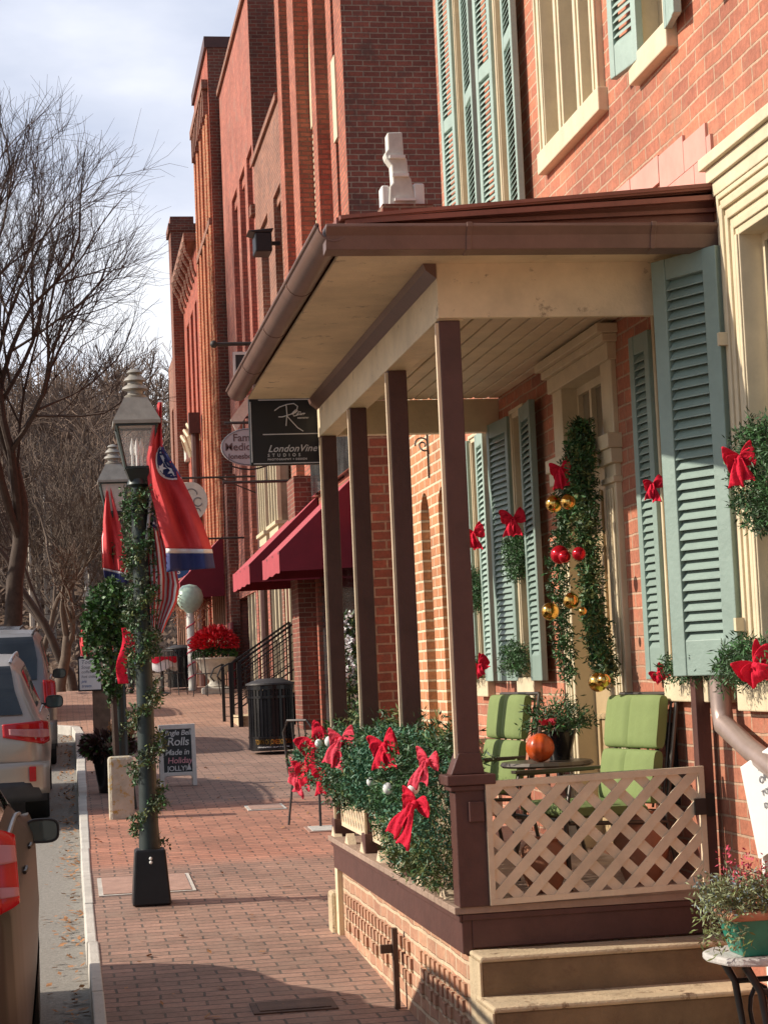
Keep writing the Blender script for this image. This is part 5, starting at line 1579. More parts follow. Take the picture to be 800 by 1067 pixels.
# ------------------------------------------------------------------ stoop with iron railing
zs = g(29.8)
sp = thing('stoop', (3.1, 30.6, zs), 'concrete stoop with a black iron stair railing behind the nearer trash can', 'stoop')
for k in range(4): build('step', MB().box(2.62 + .27 * k, FX, 29.95, 31.4, zs - .3, zs + .17 * (k + 1)), 'concrete', sp, bevel=.01)
for y in (29.9, 31.35):
    mb = MB()
    mb.bar((2.50, y, zs - .05), (2.50, y, zs + 1.0), .05).bar((2.64, y, zs - .02), (2.64, y, zs + 1.0), .07)
    mb.bar((2.64, y, zs + 1.0), (3.62, y, zs + 1.64), .035).bar((2.64, y, zs + .85), (3.62, y, zs + 1.49), .022).bar((2.64, y, zs + .3), (3.62, y, zs + .94), .022)
    mb.bar((3.62, y, zs + .6), (3.62, y, zs + 1.64), .04)
    mb.tube([(2.5, y, zs + 1.0), (2.36, y, zs + .93), (2.30, y, zs + .80), (2.36, y, zs + .72)], .014, 6)
    for k in range(1, 9): x = 2.64 + .98 * k / 9; z_ = zs + .3 + .64 * k / 9; mb.bar((x, y, z_), (x, y, z_ + .55), .014)
    for k in range(1, 4): mb.bar((2.64, y, zs + .3 + .14 * k), (3.62, y, zs + .94 + .14 * k), .012)
    for k in range(1, 6): mb.bar((2.5, y, zs + .15 * k), (2.64, y, zs + .15 * k), .012)
    build('railing', mb, 'black_metal', sp)

# ------------------------------------------------------------------ stone bollard, sandwich board, notice on post
z_ = g(17.88)
mb = MB().box(.345, .575, 17.80, 17.98, z_ - .1, z_ + .565)
o = single('stone_bollard', mb, 'limestone', (.46, 17.88, z_), 'squat pale stone block stained yellow, standing behind the nearest lamp post', 'bollard', bevel=.03)
z_ = g(20.75)
sb = thing('sandwich_board', (1.15, 20.75, z_), 'white framed chalkboard sandwich sign on the bricks, right of the garlanded lamp post', 'sign')
x0, x1 = .945, 1.335; H = .66


def tilt(mb, sgn):       # lean a leaf built upright at y = 20.75
    return mb.xform(Matrix.Translation((0, 20.75, z_)) @ Matrix.Rotation(R(9) * sgn, 4, 'X') @ Matrix.Translation((0, -sgn * -.12 if False else 0, 0)))


for sgn, nm in ((1, 'front'), (-1, 'back')):
    def T_(mb): return mb.xform(Matrix.Translation((0, 20.75 - sgn * .105, z_)) @ Matrix.Rotation(-R(9) * sgn, 4, 'X'))
    fr = MB().box(x0, x0 + .045, -.012, .012, 0, H).box(x1 - .045, x1, -.012, .012, 0, H).box(x0 + .045, x1 - .045, -.012, .012, H - .05, H)
    fr.prism([(x0 + .045, .09), (x0 + .045, .15), (x1 - .045, .15), (x1 - .045, .09), (x1 - .07, .11), (x0 + .07, .11)], 'y', -.012, .012)
    fo = build('frame', T_(fr), 'off_white', sb, bevel=.004)
    build('chalkboard', T_(MB().box(x0 + .04, x1 - .04, -.006, .006, .14, H - .045)), 'chalk_black', sb)
    if sgn == 1:
        for txt, zz, s_, mt, xx, sh in (('Jingle Bell', .545, .078, 'chalk', .065, .2), ('Rolls', .435, .125, 'chalk', .085, .15), ('Made in', .335, .085, 'chalk', .06, .2), ('Holiday', .245, .09, 'chalk_pink', .085, .1), ('JOLLY!', .165, .075, 'chalk', .08, 0)):
            build('lettering', T_(text_mb(txt, s_, (x0 + xx, -.0085, zz), (1, 0, 0), (0, 0, 1), .003, sh, spacing=.95, bold=.001)), mt, sb, recalc=False)
        build('drawing', T_(MB().prism([(x1 - .105, .17), (x1 - .055, .17), (x1 - .08, .24)], 'y', -.009, -.006)), 'chalk', sb)
z_ = g(27.5)
nb = thing('notice_board', (.45, 27.5, z_), 'white handwritten notice board with a black frame on a short wooden post', 'sign')
v = at(93, 702, Y=26)
build('post', MB().box(.33, .56, 26.03, 26.2, g(26) - .1, v.z - .15), 'wood_post', nb, bevel=.01)
build('frame', MB().box(.145, .455, 26.0, 26.03, v.z - .235, v.z + .23), 'black_metal', nb)
build('sheet', MB().box(.165, .445, 25.99, 26.0, v.z - .215, v.z + .20), 'white_paint', nb)
for i, (txt, s_) in enumerate((('Today', .075), ('Soups', .06), ('coffee', .055), ('hot cider', .055), ('pie', .055), ('treats', .055))):
    build('lettering', text_mb(txt, s_, (.19, 25.988, v.z + .13 - .062 * i), (1, 0, 0), (0, 0, 1), .002, .2), 'ink_grey' if i < 4 else 'sign_blue', nb, recalc=False)

# ------------------------------------------------------------------ pots and plants on the pavement
z_ = g(20.4)
pl = thing('planter', (.40, 20.4, z_), 'dark pot with purple leaves and dried tan flower heads beside the kerb', 'planter')
build('pot', MB().lathe([(.10, 0), (.17, .42), (.18, .44), (.15, .44), (.14, .38)], (.40, 20.4, z_), 20), 'black_gloss', pl, smooth=True)
mbs = {'purple_leaf': MB(), 'shrub_leaf': MB(), 'hydrangea': MB()}
for i in range(1500):
    d = Vector((rnd.gauss(0, 1), rnd.gauss(0, .8), rnd.uniform(-.5, .9))).normalized()
    p = Vector((.40, 20.4, z_ + .48)) + Vector((d.x * .26, d.y * .22, d.z * .14)) * rnd.uniform(.5, 1.)
    mbs['purple_leaf' if rnd.random() < .85 else 'shrub_leaf'].blade(p, d + Vector((0, 0, -.2)), rnd.uniform(.05, .10), rnd.uniform(.025, .05))
for (dx, dz) in ((-.10, .66), (.02, .70), (.10, .66), (.17, .74), (-.02, .62), (.06, .60), (.2, .62)):
    c = Vector((.56 + dx, 20.32 + rnd.uniform(-.05, .05), z_ + dz))
    for i in range(230):
        o_ = rvec(); mbs['hydrangea'].blade(c + Vector((o_.x * .055, o_.y * .055, o_.z * .085)) * rnd.random() ** .4, rvec(), .022, .018)
put(mbs, pl)

# tall green shrub climbing by the second lamp
z_ = g(20.9)
cs_ = thing('climbing_shrub', (.45, 18.55, g(18.55)), 'tall leafy green shrub with a round top grown beside the second lamp post', 'shrub')
mbs = {'shrub_leaf': MB(), 'needle_dark': MB(), 'needle_green': MB()}


def clump(c, r, n, ls=.05, lw=.04, mats=('shrub_leaf', 'shrub_leaf', 'needle_dark')):
    c = Vector(c)
    for i in range(n):
        o_ = rvec(); p = c + Vector((o_.x * r[0], o_.y * r[1], o_.z * r[2])) * rnd.uniform(.55, 1.05)
        mbs[mats[int(rnd.random() * len(mats))]].blade(p, o_ * .6 + rvec() * .7, ls * rnd.uniform(.7, 1.3), lw * rnd.uniform(.7, 1.2))


for (px, py, r) in ((112, 628, .17), (101, 640, .13), (97, 660, .10), (120, 645, .17), (104, 675, .14), (120, 672, .13), (126, 630, .13), (116, 612, .09), (112, 695, .13), (92, 648, .06), (130, 655, .09), (113, 655, .18), (131, 622, .07), (103, 622, .1)):
    clump(at(px, py, Y=18.5 + rnd.uniform(-.12, .12)), (r, r, r), int(9000 * r * r) + 60)
for (px, py, r) in ((117, 712, .08), (118, 722, .06)):
    clump(at(px, py, Y=18.5), (r, r, r * 1.3), 130, mats=('needle_dark', 'shrub_leaf'))
put(mbs, cs_)
v0 = Vector((.45, 18.55, g(18.55)))
build('stem', MB().tube([v0, at(119, 740, Y=18.5), at(116, 690, Y=18.5), at(112, 640, Y=18.5)], [.035, .03, .025, .015], 8), 'bark', cs_)
v = at(130, 660, Y=18.2)
rb_ = MB()
rb_.grid(lambda a, b: v + Vector((-.03 + .10 * b - .06 * a + .02 * math.sin(a * 7), .03 * math.sin(a * 9), .05 - a * .52)), 14, 3)
o = tag(build('ribbon', rb_, 'bow_red', loc=v, smooth=True, thick=.003), 'long red ribbon hanging between the green shrub and the nearest lamp post', 'ribbon')


# garlands wound round the lamp posts
def lamp_garland(Y, X, label, z0, z1, turns, n, rr=.085, rad=.038, mats=('lamp_leaf', 'needle_green', 'lamp_leaf', 'needle_yellow')):
    zb = g(Y); pts = []
    K = 60
    for i in range(K + 1):
        f = i / K; z = zb + z0 + (z1 - z0) * f; a = turns * 2 * PI * f + .5
        pts.append((X + rr * math.cos(a) * (1.0 - .15 * f), Y + rr * math.sin(a), z))
    t = thing('lamp_garland', (X, Y, zb + z0), label, 'garland', 'garlands wound round the lamp posts')
    put(garland_along(pts, rad, n, .032, .015, 6, mats=mats, L=.05), t)
    return pts, t


pts, lg = lamp_garland(12.73, .50, 'evergreen garland wound in loose turns round the nearest lamp post', .38, 2.75, 7, 1000, rr=.082, rad=.034)
mbs = {'lamp_leaf': MB(), 'needle_green': MB()}
for i in range(480):      # denser towards the lantern
    z = g(12.73) + rnd.uniform(1.6, 2.72)
    a = rnd.uniform(0, 2 * PI); sprig(mbs['lamp_leaf' if rnd.random() < .6 else 'needle_green'], (.50 + .07 * math.cos(a), 12.73 + .07 * math.sin(a), z), (math.cos(a), math.sin(a), .1), .05, 6, .03, .014)
put(mbs, lg)
lamp_garland(18.7, .50, 'evergreen garland round the second lamp post, mostly behind the green shrub', .5, 2.6, 6, 300)

# urn with poinsettias
ux, uy = 3.0, 39.5; z_ = g(uy)
ur = thing('stone_urn', (ux, uy, z_), 'pale stone urn on a rough pedestal filled with bright red poinsettias', 'urn')
build('urn', MB().lathe([(.22, 0), (.22, .05), (.14, .10), (.12, .16), (.2, .26), (.32, .40), (.36, .55), (.43, .60), (.43, .63), (.34, .63), (.30, .55)], (ux, uy, z_ + .10), 24), 'urn_stone', ur, smooth=True)
build('pedestal', MB().box(ux - .28, ux + .28, uy - .28, uy + .28, z_ - .05, z_ + .12), 'urn_stone', ur, bevel=.04)
mbs = {'poinsettia': MB(), 'shrub_leaf': MB(), 'needle_dark': MB()}
for i in range(1500):
    o_ = rvec(); o_.z = abs(o_.z)
    p = Vector((ux, uy, z_ + .92)) + Vector((o_.x * .45, o_.y * .42, o_.z * .40)) * rnd.uniform(.75, 1.05)
    mbs['poinsettia'].blade(p, o_ + rvec() * .6, rnd.uniform(.07, .13), rnd.uniform(.04, .07))
for i in range(700):
    o_ = rvec()
    p = Vector((ux, uy, z_ + .80)) + Vector((o_.x * .42, o_.y * .38, abs(o_.z) * .25 - .06)) * rnd.uniform(.7, 1.05)
    mbs['shrub_leaf' if rnd.random() < .6 else 'needle_dark'].blade(p, o_ + rvec() * .5, .10, .05)
put(mbs, ur)
# candy post with globe
gx, gy = 2.62, 40.9; z_ = g(gy)
gp = thing('globe_post', (gx, gy, z_), 'pale green globe topiary on a pink and white wrapped post, above the red poinsettias', 'decoration')
build('post', MB().lathe([(.09, 0), (.085, 1.62), (.07, 1.66)], (gx, gy, z_), 14), 'off_white', gp, smooth=True)
mb = MB(); mb.tube([(gx + .090 * math.cos(a * .5), gy + .095 * math.sin(a * .5), z_ + .1 + a * .0215) for a in range(70)], .014, 6)
build('wrap', mb, 'heather_pink', gp)
build('globe', MB().lathe([(.05, 1.58), (.10, 1.66), (.2, 1.74), (.27, 1.86), (.29, 1.98), (.25, 2.12), (.15, 2.22), (.01, 2.25)], (gx, gy, z_), 20), 'globe_glass', gp, smooth=True)
mb = MB()
for i in range(300): o_ = rvec(); mb.blade(Vector((gx - .2, gy, z_ + 1.9)) + Vector((o_.x * .25, o_.y * .2, o_.z * .22)), rvec(), .05, .03)
build('dried_flowers', mb, 'terracotta', gp, recalc=False)
# bistro table with cloth and two dark chairs
bt = thing('bistro_table', (2.05, 40.2, g(40.2)), 'small sidewalk table under a red and white cloth, seen past the nearest lamp post', 'table')
z_ = g(40.2)
build('tabletop', MB().lathe([(.3, .72), (.31, .74)], (1.95, 40.2, z_), 20), 'iron', bt)
build('leg', MB().lathe([(.2, 0), (.04, .04), (.03, .72)], (1.95, 40.2, z_), 10), 'iron', bt)
mb = MB(); mb.grid(lambda u, v: (1.95 + (.0 + .32 * min(1, v * 2)) * math.cos(u * 2 * PI), 40.2 + .32 * min(1, v * 2) * math.sin(u * 2 * PI), z_ + .75 - max(0, v - .5) * (.5 + .1 * math.sin(u * 20))), 40, 8)
tag(build('tablecloth', mb, 'flag_white', loc=(1.95, 40.2, z_ + .7), thick=.004), 'white cloth on the small sidewalk table', 'tablecloth')
mb = MB(); mb.grid(lambda u, v: (1.95 + .335 * math.cos(u * 2 * PI), 40.2 + .335 * math.sin(u * 2 * PI), z_ + .76 - v * (.10 + .04 * math.sin(u * 30))), 40, 3)
tag(build('bunting', mb, 'bow_red', loc=(1.95, 40.2, z_ + .7), thick=.004), 'red bunting round the edge of the small sidewalk table', 'bunting')


def bistro_chair(loc, rz, label):
    t = thing('bistro_chair', (0, 0, 0), label, 'chair', 'dark iron chairs on the pavement')
    build('seat', MB().lathe([(.2, .44), (.21, .45), (.2, .46)], n=16), 'iron', t)
    for sx in (-.16, .16):
        for sy_ in (-.15, .15): build('leg', MB().tube([(sx, sy_, .44), (sx * 1.25, sy_ * 1.25, 0)], .011, 6), 'iron', t)
    mb = MB().tube([(-.19, .17, .44), (-.2, .21, .8), (-.12, .23, .9), (.12, .23, .9), (.2, .21, .8), (.19, .17, .44)], .012, 6)
    for k in range(3): mb.tube([(-.08 + .08 * k, .18, .45), (-.08 + .08 * k, .22, .89)], .007, 5)
    build('backrest', mb, 'iron', t)
    t.location = loc; t.rotation_euler = (0, 0, rz); return t


bistro_chair((2.12, 16.6, g(16.6)), 2.2, 'dark iron chair on the pavement just past the far end of the porch')
bistro_chair((2.75, 38.6, g(38.6)), .8, 'dark iron chair on the pavement left of the stone urn')
bistro_chair((2.15, 39.4, g(39.4)), 2.6, 'dark iron chair beside the small clothed table')
# flowering climber beyond the wing
mbs = {'needle_yellow': MB(), 'shrub_leaf': MB(), 'needle_dark': MB(), 'flag_white': MB()}
fb = thing('climbing_plant', (2.35, 16.2, g(16.2)), 'tall leafy climber with small white flowers, seen between the two farthest porch posts', 'plant')
for (px, py, r) in ((361, 650, .09), (362, 670, .10), (363, 690, .11), (365, 710, .12), (367, 728, .14), (366, 745, .15), (360, 760, .15), (350, 765, .12)):
    clump(at(px, py, Y=16.4), (r, r, r), 200, .05, .03, ('needle_yellow', 'shrub_leaf', 'needle_dark'))
for i in range(70):
    v = at(rnd.uniform(350, 368), rnd.uniform(638, 705), Y=16.3 + rnd.uniform(-.1, .1))
    for k in range(6): mbs['flag_white'].blade(v, rvec(), .03, .02)
put(mbs, fb)
build('stem', MB().tube([(2.32, 16.4, g(16.4)), at(364, 720, Y=16.4), at(361, 645, Y=16.4)], .012, 6), 'bark', fb)


# ------------------------------------------------------------------ cars
class Car:
    """hull: stations along y; each gives half width, underside, belt height, roof height and half width at the roof"""

    def __init__(s, st): s.st = st

    def sec(s, y):
        st = s.st
        y = max(st[0][0], min(st[-1][0], y))
        for a, b in zip(st, st[1:]):
            if y <= b[0]: break
        k = 0 if b[0] == a[0] else (y - a[0]) / (b[0] - a[0])
        return [p * (1 - k) + q * k for p, q in zip(a, b)]

    def prof(s, y):
        _, w, zb, zt, zr, wr, sw = s.sec(y)
        c = s_ = None
        r = .05
        P = [(0, zb), (w * .80, zb), (w * .95, zb + .05), (w * .985, zb + .18), (w, zb + (zt - zb) * .5), (w * .985, zt - .06), (w * .955, zt)]
        # side window band, then roof edge
        P += [(w * .945 + (wr - w * .945) * .12, zt + (zr - zt) * .08), (w * .945 + (wr - w * .945) * .86, zt + (zr - zt) * .84), (wr * .97, zt + (zr - zt) * .93), (wr * .86, zt + (zr - zt) * .985), (wr * .45, zr), (0, zr + .008)]
        return P

    def pt(s, y, v, off=0., side=1):
        P = s.prof(y); k = int(v); k = min(k, len(P) - 2); f = v - k
        a, b = P[k], P[k + 1]
        x, z = a[0] * (1 - f) + b[0] * f, a[1] * (1 - f) + b[1] * f
        nx, nz = (b[1] - a[1]), -(b[0] - a[0]); L = math.hypot(nx, nz) or 1
        return Vector((side * (x + nx / L * off), y, z + nz / L * off))

    def patch(s, y0, y1, v0, v1, off=.004, side=1, ny=8, nv=6, ytop=None):
        """patch of the hull pushed out a little; ytop: (y0, y1) at its upper edge"""
        mb = MB(); t0, t1 = ytop or (y0, y1)
        mb.grid(lambda a, b: s.pt((y0 + (y1 - y0) * a) * (1 - b) + (t0 + (t1 - t0) * a) * b, v0 + (v1 - v0) * b, off, side), ny, nv)
        return mb

    def hull(s, n=70):
        y0, y1 = s.st[0][0], s.st[-1][0]; ys = sorted(set([x[0] for x in s.st] + [y0 + (y1 - y0) * i / n for i in range(n + 1)]))
        mb = MB(); m = len(s.prof(0)); full = []
        for y in ys:
            P = s.prof(y)
            full.append([Vector((x, y, z)) for x, z in P] + [Vector((-x, y, z)) for x, z in P[-2:0:-1]])
        k = len(full[0]); o = 0
        for r in full: mb.v += r
        for i in range(len(full) - 1):
            for j in range(k): mb.f.append((i * k + j, i * k + (j + 1) % k, (i + 1) * k + (j + 1) % k, (i + 1) * k + j))
        mb.f.append(tuple(range(k))); mb.f.append(tuple((len(full) - 1) * k + j for j in reversed(range(k))))
        return mb


def wheel(t, x, y, r=.35, w=.22, side=1):
    ty_ = MB()
    prof = [(r * .62, -w / 2), (r * .93, -w / 2), (r, -w * .32), (r, w * .32), (r * .93, w / 2), (r * .62, w / 2)]
    ty_.lathe(prof, n=30); ty_.xform(Matrix.Translation((x, y, r)) @ Matrix.Rotation(PI / 2, 4, 'Y'))
    wh = build('wheel', ty_, 'rubber', t, smooth=True)
    rm = MB().lathe([(.001, -w * .3), (r * .12, -w * .3), (r * .12, w * .42), (.001, w * .42)], n=12)
    rm.lathe([(r * .55, -w * .45), (r * .65, -w * .45), (r * .65, w * .45), (r * .55, w * .45)], n=30)
    for k in range(5):
        a = k * 2 * PI / 5
        for s_ in (1,): rm.bar((0, 0, w * .36 * side), (r * .6 * math.cos(a), r * .6 * math.sin(a), w * .40 * side), .06, .02, up=(0, 0, 1))
    rm.xform(Matrix.Translation((x, y, r)) @ Matrix.Rotation(PI / 2, 4, 'Y'))
    build('rim', rm, 'rim_silver', wh, smooth=True)
    return wh


def finish_car(t, X, Y, z_road, pitch=math.atan(.04)):
    t.location = (X, Y, z_road); t.rotation_euler = (pitch, 0, 0)
    return t


def side_mirror(t, x, y, z, side=1, mat='car_bronze', s=1., hmat='plastic_black'):
    mb = MB()
    mb.grid(lambda u, v: (x + side * .09 * s + .095 * s * math.copysign(abs(math.cos(u * 2 * PI)) ** .6, math.cos(u * 2 * PI)) * math.sin(min(v * 1.0, 1) * PI * .5 + .001), y + .10 * s * (math.cos(v * PI * .5)) , z + .068 * s * math.copysign(abs(math.sin(u * 2 * PI)) ** .6, math.sin(u * 2 * PI)) * math.sin(v * PI * .5 + .001)), 28, 8)
    m_ = build('mirror', mb, mat, t, smooth=True)
    gl = MB(); n = 28
    def rim_(k, q): a = k * 2 * PI / n; return (x + side * .09 * s + .095 * s * q * math.copysign(abs(math.cos(a)) ** .6, math.cos(a)), y - .002, z + .068 * s * q * math.copysign(abs(math.sin(a)) ** .6, math.sin(a)))
    gl.add([rim_(k, .92) for k in range(n)], [tuple(range(n))])
    fr = MB(); fr.tube([rim_(k, .96) for k in range(n)], .006, 6, closed=True)
    build('housing_edge', fr, hmat, m_, smooth=True)
    build('mirror_glass', gl, 'mirror_glass', m_)
    build('arm', MB().bar((x - side * .06, y + .03, z - .03), (x + side * .04, y + .03, z - .03), .06, .035), hmat, m_)


def suv(label, X, Y, paint, L=4.6, W=1.86, H=1.66, zbelt=1.02, name='parked_car', glassm='car_glass', style='suv', hood=.98, roofw=.66, ms=1.):
    t = thing(name, (0, 0, 0), label, 'car', 'cars parked along the kerb')
    h, w = L / 2, W / 2
    zr = H; rw = roofw * w / .93
    # y, half width, underside, belt, top, half width at the top, -
    st = [(-h, w * .80, .42, .80, .82, w * .74, 0), (-h + .035, w * .89, .36, .92, .945, w * .80, 0), (-h + .09, w * .94, .32, zbelt - .02, zbelt + .03, w * .84, 0), (-h + .20, w * .975, .30, zbelt, zbelt + (zr - zbelt) * .45, rw * 1.10, 0),
          (-h + .34, w * .99, .28, zbelt, zr - .10, rw * 1.03, 0), (-h + .50, w, .26, zbelt, zr - .03, rw, 0), (-h + 1.2, w, .22, zbelt - .01, zr, rw * 1.01, 0), (-.1, w, .2, zbelt - .03, zr, rw * 1.01, 0), (.45, w, .2, zbelt - .05, zr - .06, rw, 0),
          (.75, w, .2, zbelt - .06, zr - .24, rw * 1.04, 0), (1.18, w, .22, zbelt - .06, hood + .03, w * .80, 0), (1.5, w * .99, .24, hood - .08, hood, w * .78, 0), (h - .35, w * .96, .26, hood - .14, hood - .07, w * .74, 0), (h - .12, w * .90, .28, hood - .24, hood - .18, w * .7, 0), (h, w * .78, .32, .62, .68, w * .62, 0)]
    car = Car(st)
    body = build('body', car.hull(), paint, t, smooth=True)
    bz = car
    # dark lower cladding
    for s_ in (1, -1):
        build('sill_trim', bz.patch(-h + .12, h - .15, 1.2, 3.1, .008, s_, 40, 5), 'plastic_black', body, smooth=True)
    # side glass
    for s_ in (1, -1):
        yr0 = -h + .50
        build('side_window', bz.patch(yr0, -.72, 7.15, 7.95, .005, s_, 10, 6, (yr0 + .10, -.72)), glassm, t, smooth=True)
        build('side_window', bz.patch(-.64, .12, 7.15, 7.95, .005, s_, 8, 6), glassm, t, smooth=True)
        build('side_window', bz.patch(.20, .78, 7.15, 7.95, .005, s_, 8, 6, (.20, .46)), glassm, t, smooth=True)
        build('window_trim', MB().tube([bz.pt(y, 7.02, .008, s_) for y in [yr0 + (.85 - yr0) * k / 12 for k in range(13)]], .010, 6), 'rim_silver', t, smooth=True)
        for y in (-.02, -.95):
            build('door_handle', MB().tube([bz.pt(y - .09, 5.2, .006, s_), bz.pt(y - .07, 5.2, .012, s_), bz.pt(y + .07, 5.2, .012, s_), bz.pt(y + .09, 5.2, .006, s_)], .008, 6), paint, t, smooth=True)
        rr_ = [bz.pt(y, 9.5, .035, s_) for y in [-h + .52 + k * .22 for k in range(11)]]
        build('roof_rail', MB().tube([bz.pt(-h + .50, 9.5, .0, s_)] + rr_ + [bz.pt(.25, 9.5, .0, s_)], .016, 8), 'rim_silver' if style == 'wagon' else 'plastic_black', t, smooth=True)
        side_mirror(t, s_ * (w * .93 + .02), .80, zbelt + (.03 if ms == 1. else -.11), s_, paint if style != 'wagon' else 'plastic_black', ms)
        for y in (-h + .95, h - .92): wheel(t, s_ * (w - .13), y, .345, .23, s_)
        # wheel arch lining
    # rear window and windscreen
    rg = MB()
    ya, yb = -h + .10, -h + .36
    rg.grid(lambda a, b: (lambda y: Vector(((a * 2 - 1) * (bz.sec(y)[5] * (.90 if b < .5 else .90)), y - .012, bz.sec(y)[4] + .012)))(ya + (yb - ya) * b), 10, 8)
    build('rear_window', rg, glassm, t, smooth=True)
    ws = MB(); ya, yb = .50, 1.12
    ws.grid(lambda a, b: (lambda y: Vector(((a * 2 - 1) * (bz.sec(y)[5] * .86), y + .01, bz.sec(y)[4] + .014)))(ya + (yb - ya) * b), 10, 8)
    build('windscreen', ws, glassm, t, smooth=True)
    # rear bumper, plate
    bm_ = MB()
    bm_.grid(lambda a, b: (lambda x_: Vector((x_ * w * 1.0, -h - .05 + .10 * abs(x_) ** 5 + .02 * abs(b - .5), .34 + .30 * b)))(2 * a - 1), 24, 5)
    bp = build('bumper', bm_, paint, t, smooth=True, thick=.03)
    lo = MB(); lo.grid(lambda a, b: (lambda x_: Vector((x_ * w * .97, -h - .052 + .10 * abs(x_) ** 5, .27 + .19 * b)))(2 * a - 1), 24, 3)
    build('lower_bumper', lo, 'plastic_black', t, smooth=True, thick=.03)
    for s_ in (1, -1):
        build('reflector', MB().box(s_ * w * .62, s_ * w * .80, -h - .075, -h - .03, .47, .53) if style != 'wagon' else MB().box(s_ * w * .80, s_ * w * .87, -h - .06, -h + .02, .46, .60), 'tail_red', t, bevel=.008)
    build('number_plate', MB().box(-.16, .16, -h - .02, -h + .04, .78, .88), 'off_white', t)
    # headlights / grille for the far end
    for s_ in (1, -1): build('headlight', bz.patch(h - .30, h - .03, 4.2, 5.9, .006, s_, 6, 4), 'tail_clear', t, smooth=True)
    return t, car, h, w


def tail_wrap(t, car, h, w, z0, z1, reach_side, reach_in, mat, zin0=None, zin1=None, ysh=0., name='tail_light', side=1):
    """lamp wrapped round the rear corner; z range at the side and towards the middle"""
    zin0 = z0 if zin0 is None else zin0; zin1 = z1 if zin1 is None else zin1
    mb = MB()

    def f(a, b):
        # a from centre side (0) over the corner (.5) to the flank (1)
        if a < .5:
            k = a / .5; x = (w * .97 - reach_in) * (1 - k) + w * .93 * k
            y = -h + .085 * (k ** 3) * 1.0 - .012; zz0 = zin0 * (1 - k) + z0 * k; zz1 = zin1 * (1 - k) + z1 * k
        else:
            k = (a - .5) / .5; x = w * .93 + w * .062 * math.sin(k * PI / 2)
            y = -h + .085 + (reach_side - .085) * k - .012 * (1 - k); zz0 = z0 + (z1 - z0) * .12 * k; zz1 = z1 - (z1 - z0) * .10 * k
        z = zz0 + (zz1 - zz0) * b
        lean = max(0, z - .80) * .16
        return Vector((side * (x + .012 - lean * .35), y + lean + ysh, z))
    mb.grid(f, 24, 8)
    return build(name, mb, mat, t, smooth=True, thick=.02)


def road(Y): return g(Y) - .137


# nearest: bronze car
t, car, h, w = suv('bronze brown car parked nearest, only its right rear corner and mirror in the photo', 0, 0, 'car_bronze', L=4.5, W=1.84, H=1.70, zbelt=1.14, roofw=.58, ms=.82)
for s_ in (1, -1):
    tail_wrap(t, car, h, w, 1.10, 1.37, .10, .16, 'tail_red', side=s_)
    tail_wrap(t, car, h, w, 1.255, 1.32, .088, .14, 'tail_clear', ysh=-.014, side=s_, name='lamp_insert')
    tail_wrap(t, car, h, w, 1.15, 1.185, .088, .14, 'tail_clear', ysh=-.014, side=s_, name='lamp_insert')
CARX = -.165 - .92
finish_car(t, CARX, 8.55, road(8.55))
# silver wagon
t, car, h, w = suv('silver tan wagon with roof rails and C-shaped red tail lights, second car along the kerb', 0, 0, 'car_silver', L=4.75, W=1.84, H=1.62, zbelt=1.02, style='wagon', roofw=.63)
for s_ in (1, -1):
    tail_wrap(t, car, h, w, .80, 1.02, .22, .40, 'tail_red', zin0=.88, zin1=1.0, side=s_)
    tail_wrap(t, car, h, w, .86, .94, .0 + .09, .34, 'tail_clear', zin0=.90, zin1=.955, ysh=-.014, side=s_, name='lamp_insert')
finish_car(t, -.19 - .92, 18.55 + 2.37, road(20.9))
# silver truck-like car
t, car, h, w = suv('big silver grey car with tall narrow tail lights, third along the kerb', 0, 0, 'car_grey', L=5.0, W=1.92, H=1.80, zbelt=1.10, hood=1.08, roofw=.72)
for s_ in (1, -1): tail_wrap(t, car, h, w, .80, 1.16, .12, .12, 'tail_red', side=s_)
finish_car(t, -.15 - .96, 25.2 + 2.5, road(27.7))
t, car, h, w = suv('dark car parked farthest up the street, its roof showing over the big silver one', 0, 0, 'car_dark', L=4.5, W=1.85, H=1.74, zbelt=1.05, roofw=.66)
for s_ in (1, -1): tail_wrap(t, car, h, w, .85, 1.1, .16, .2, 'tail_red', side=s_)
finish_car(t, -1.38, 35.6, road(35.6))


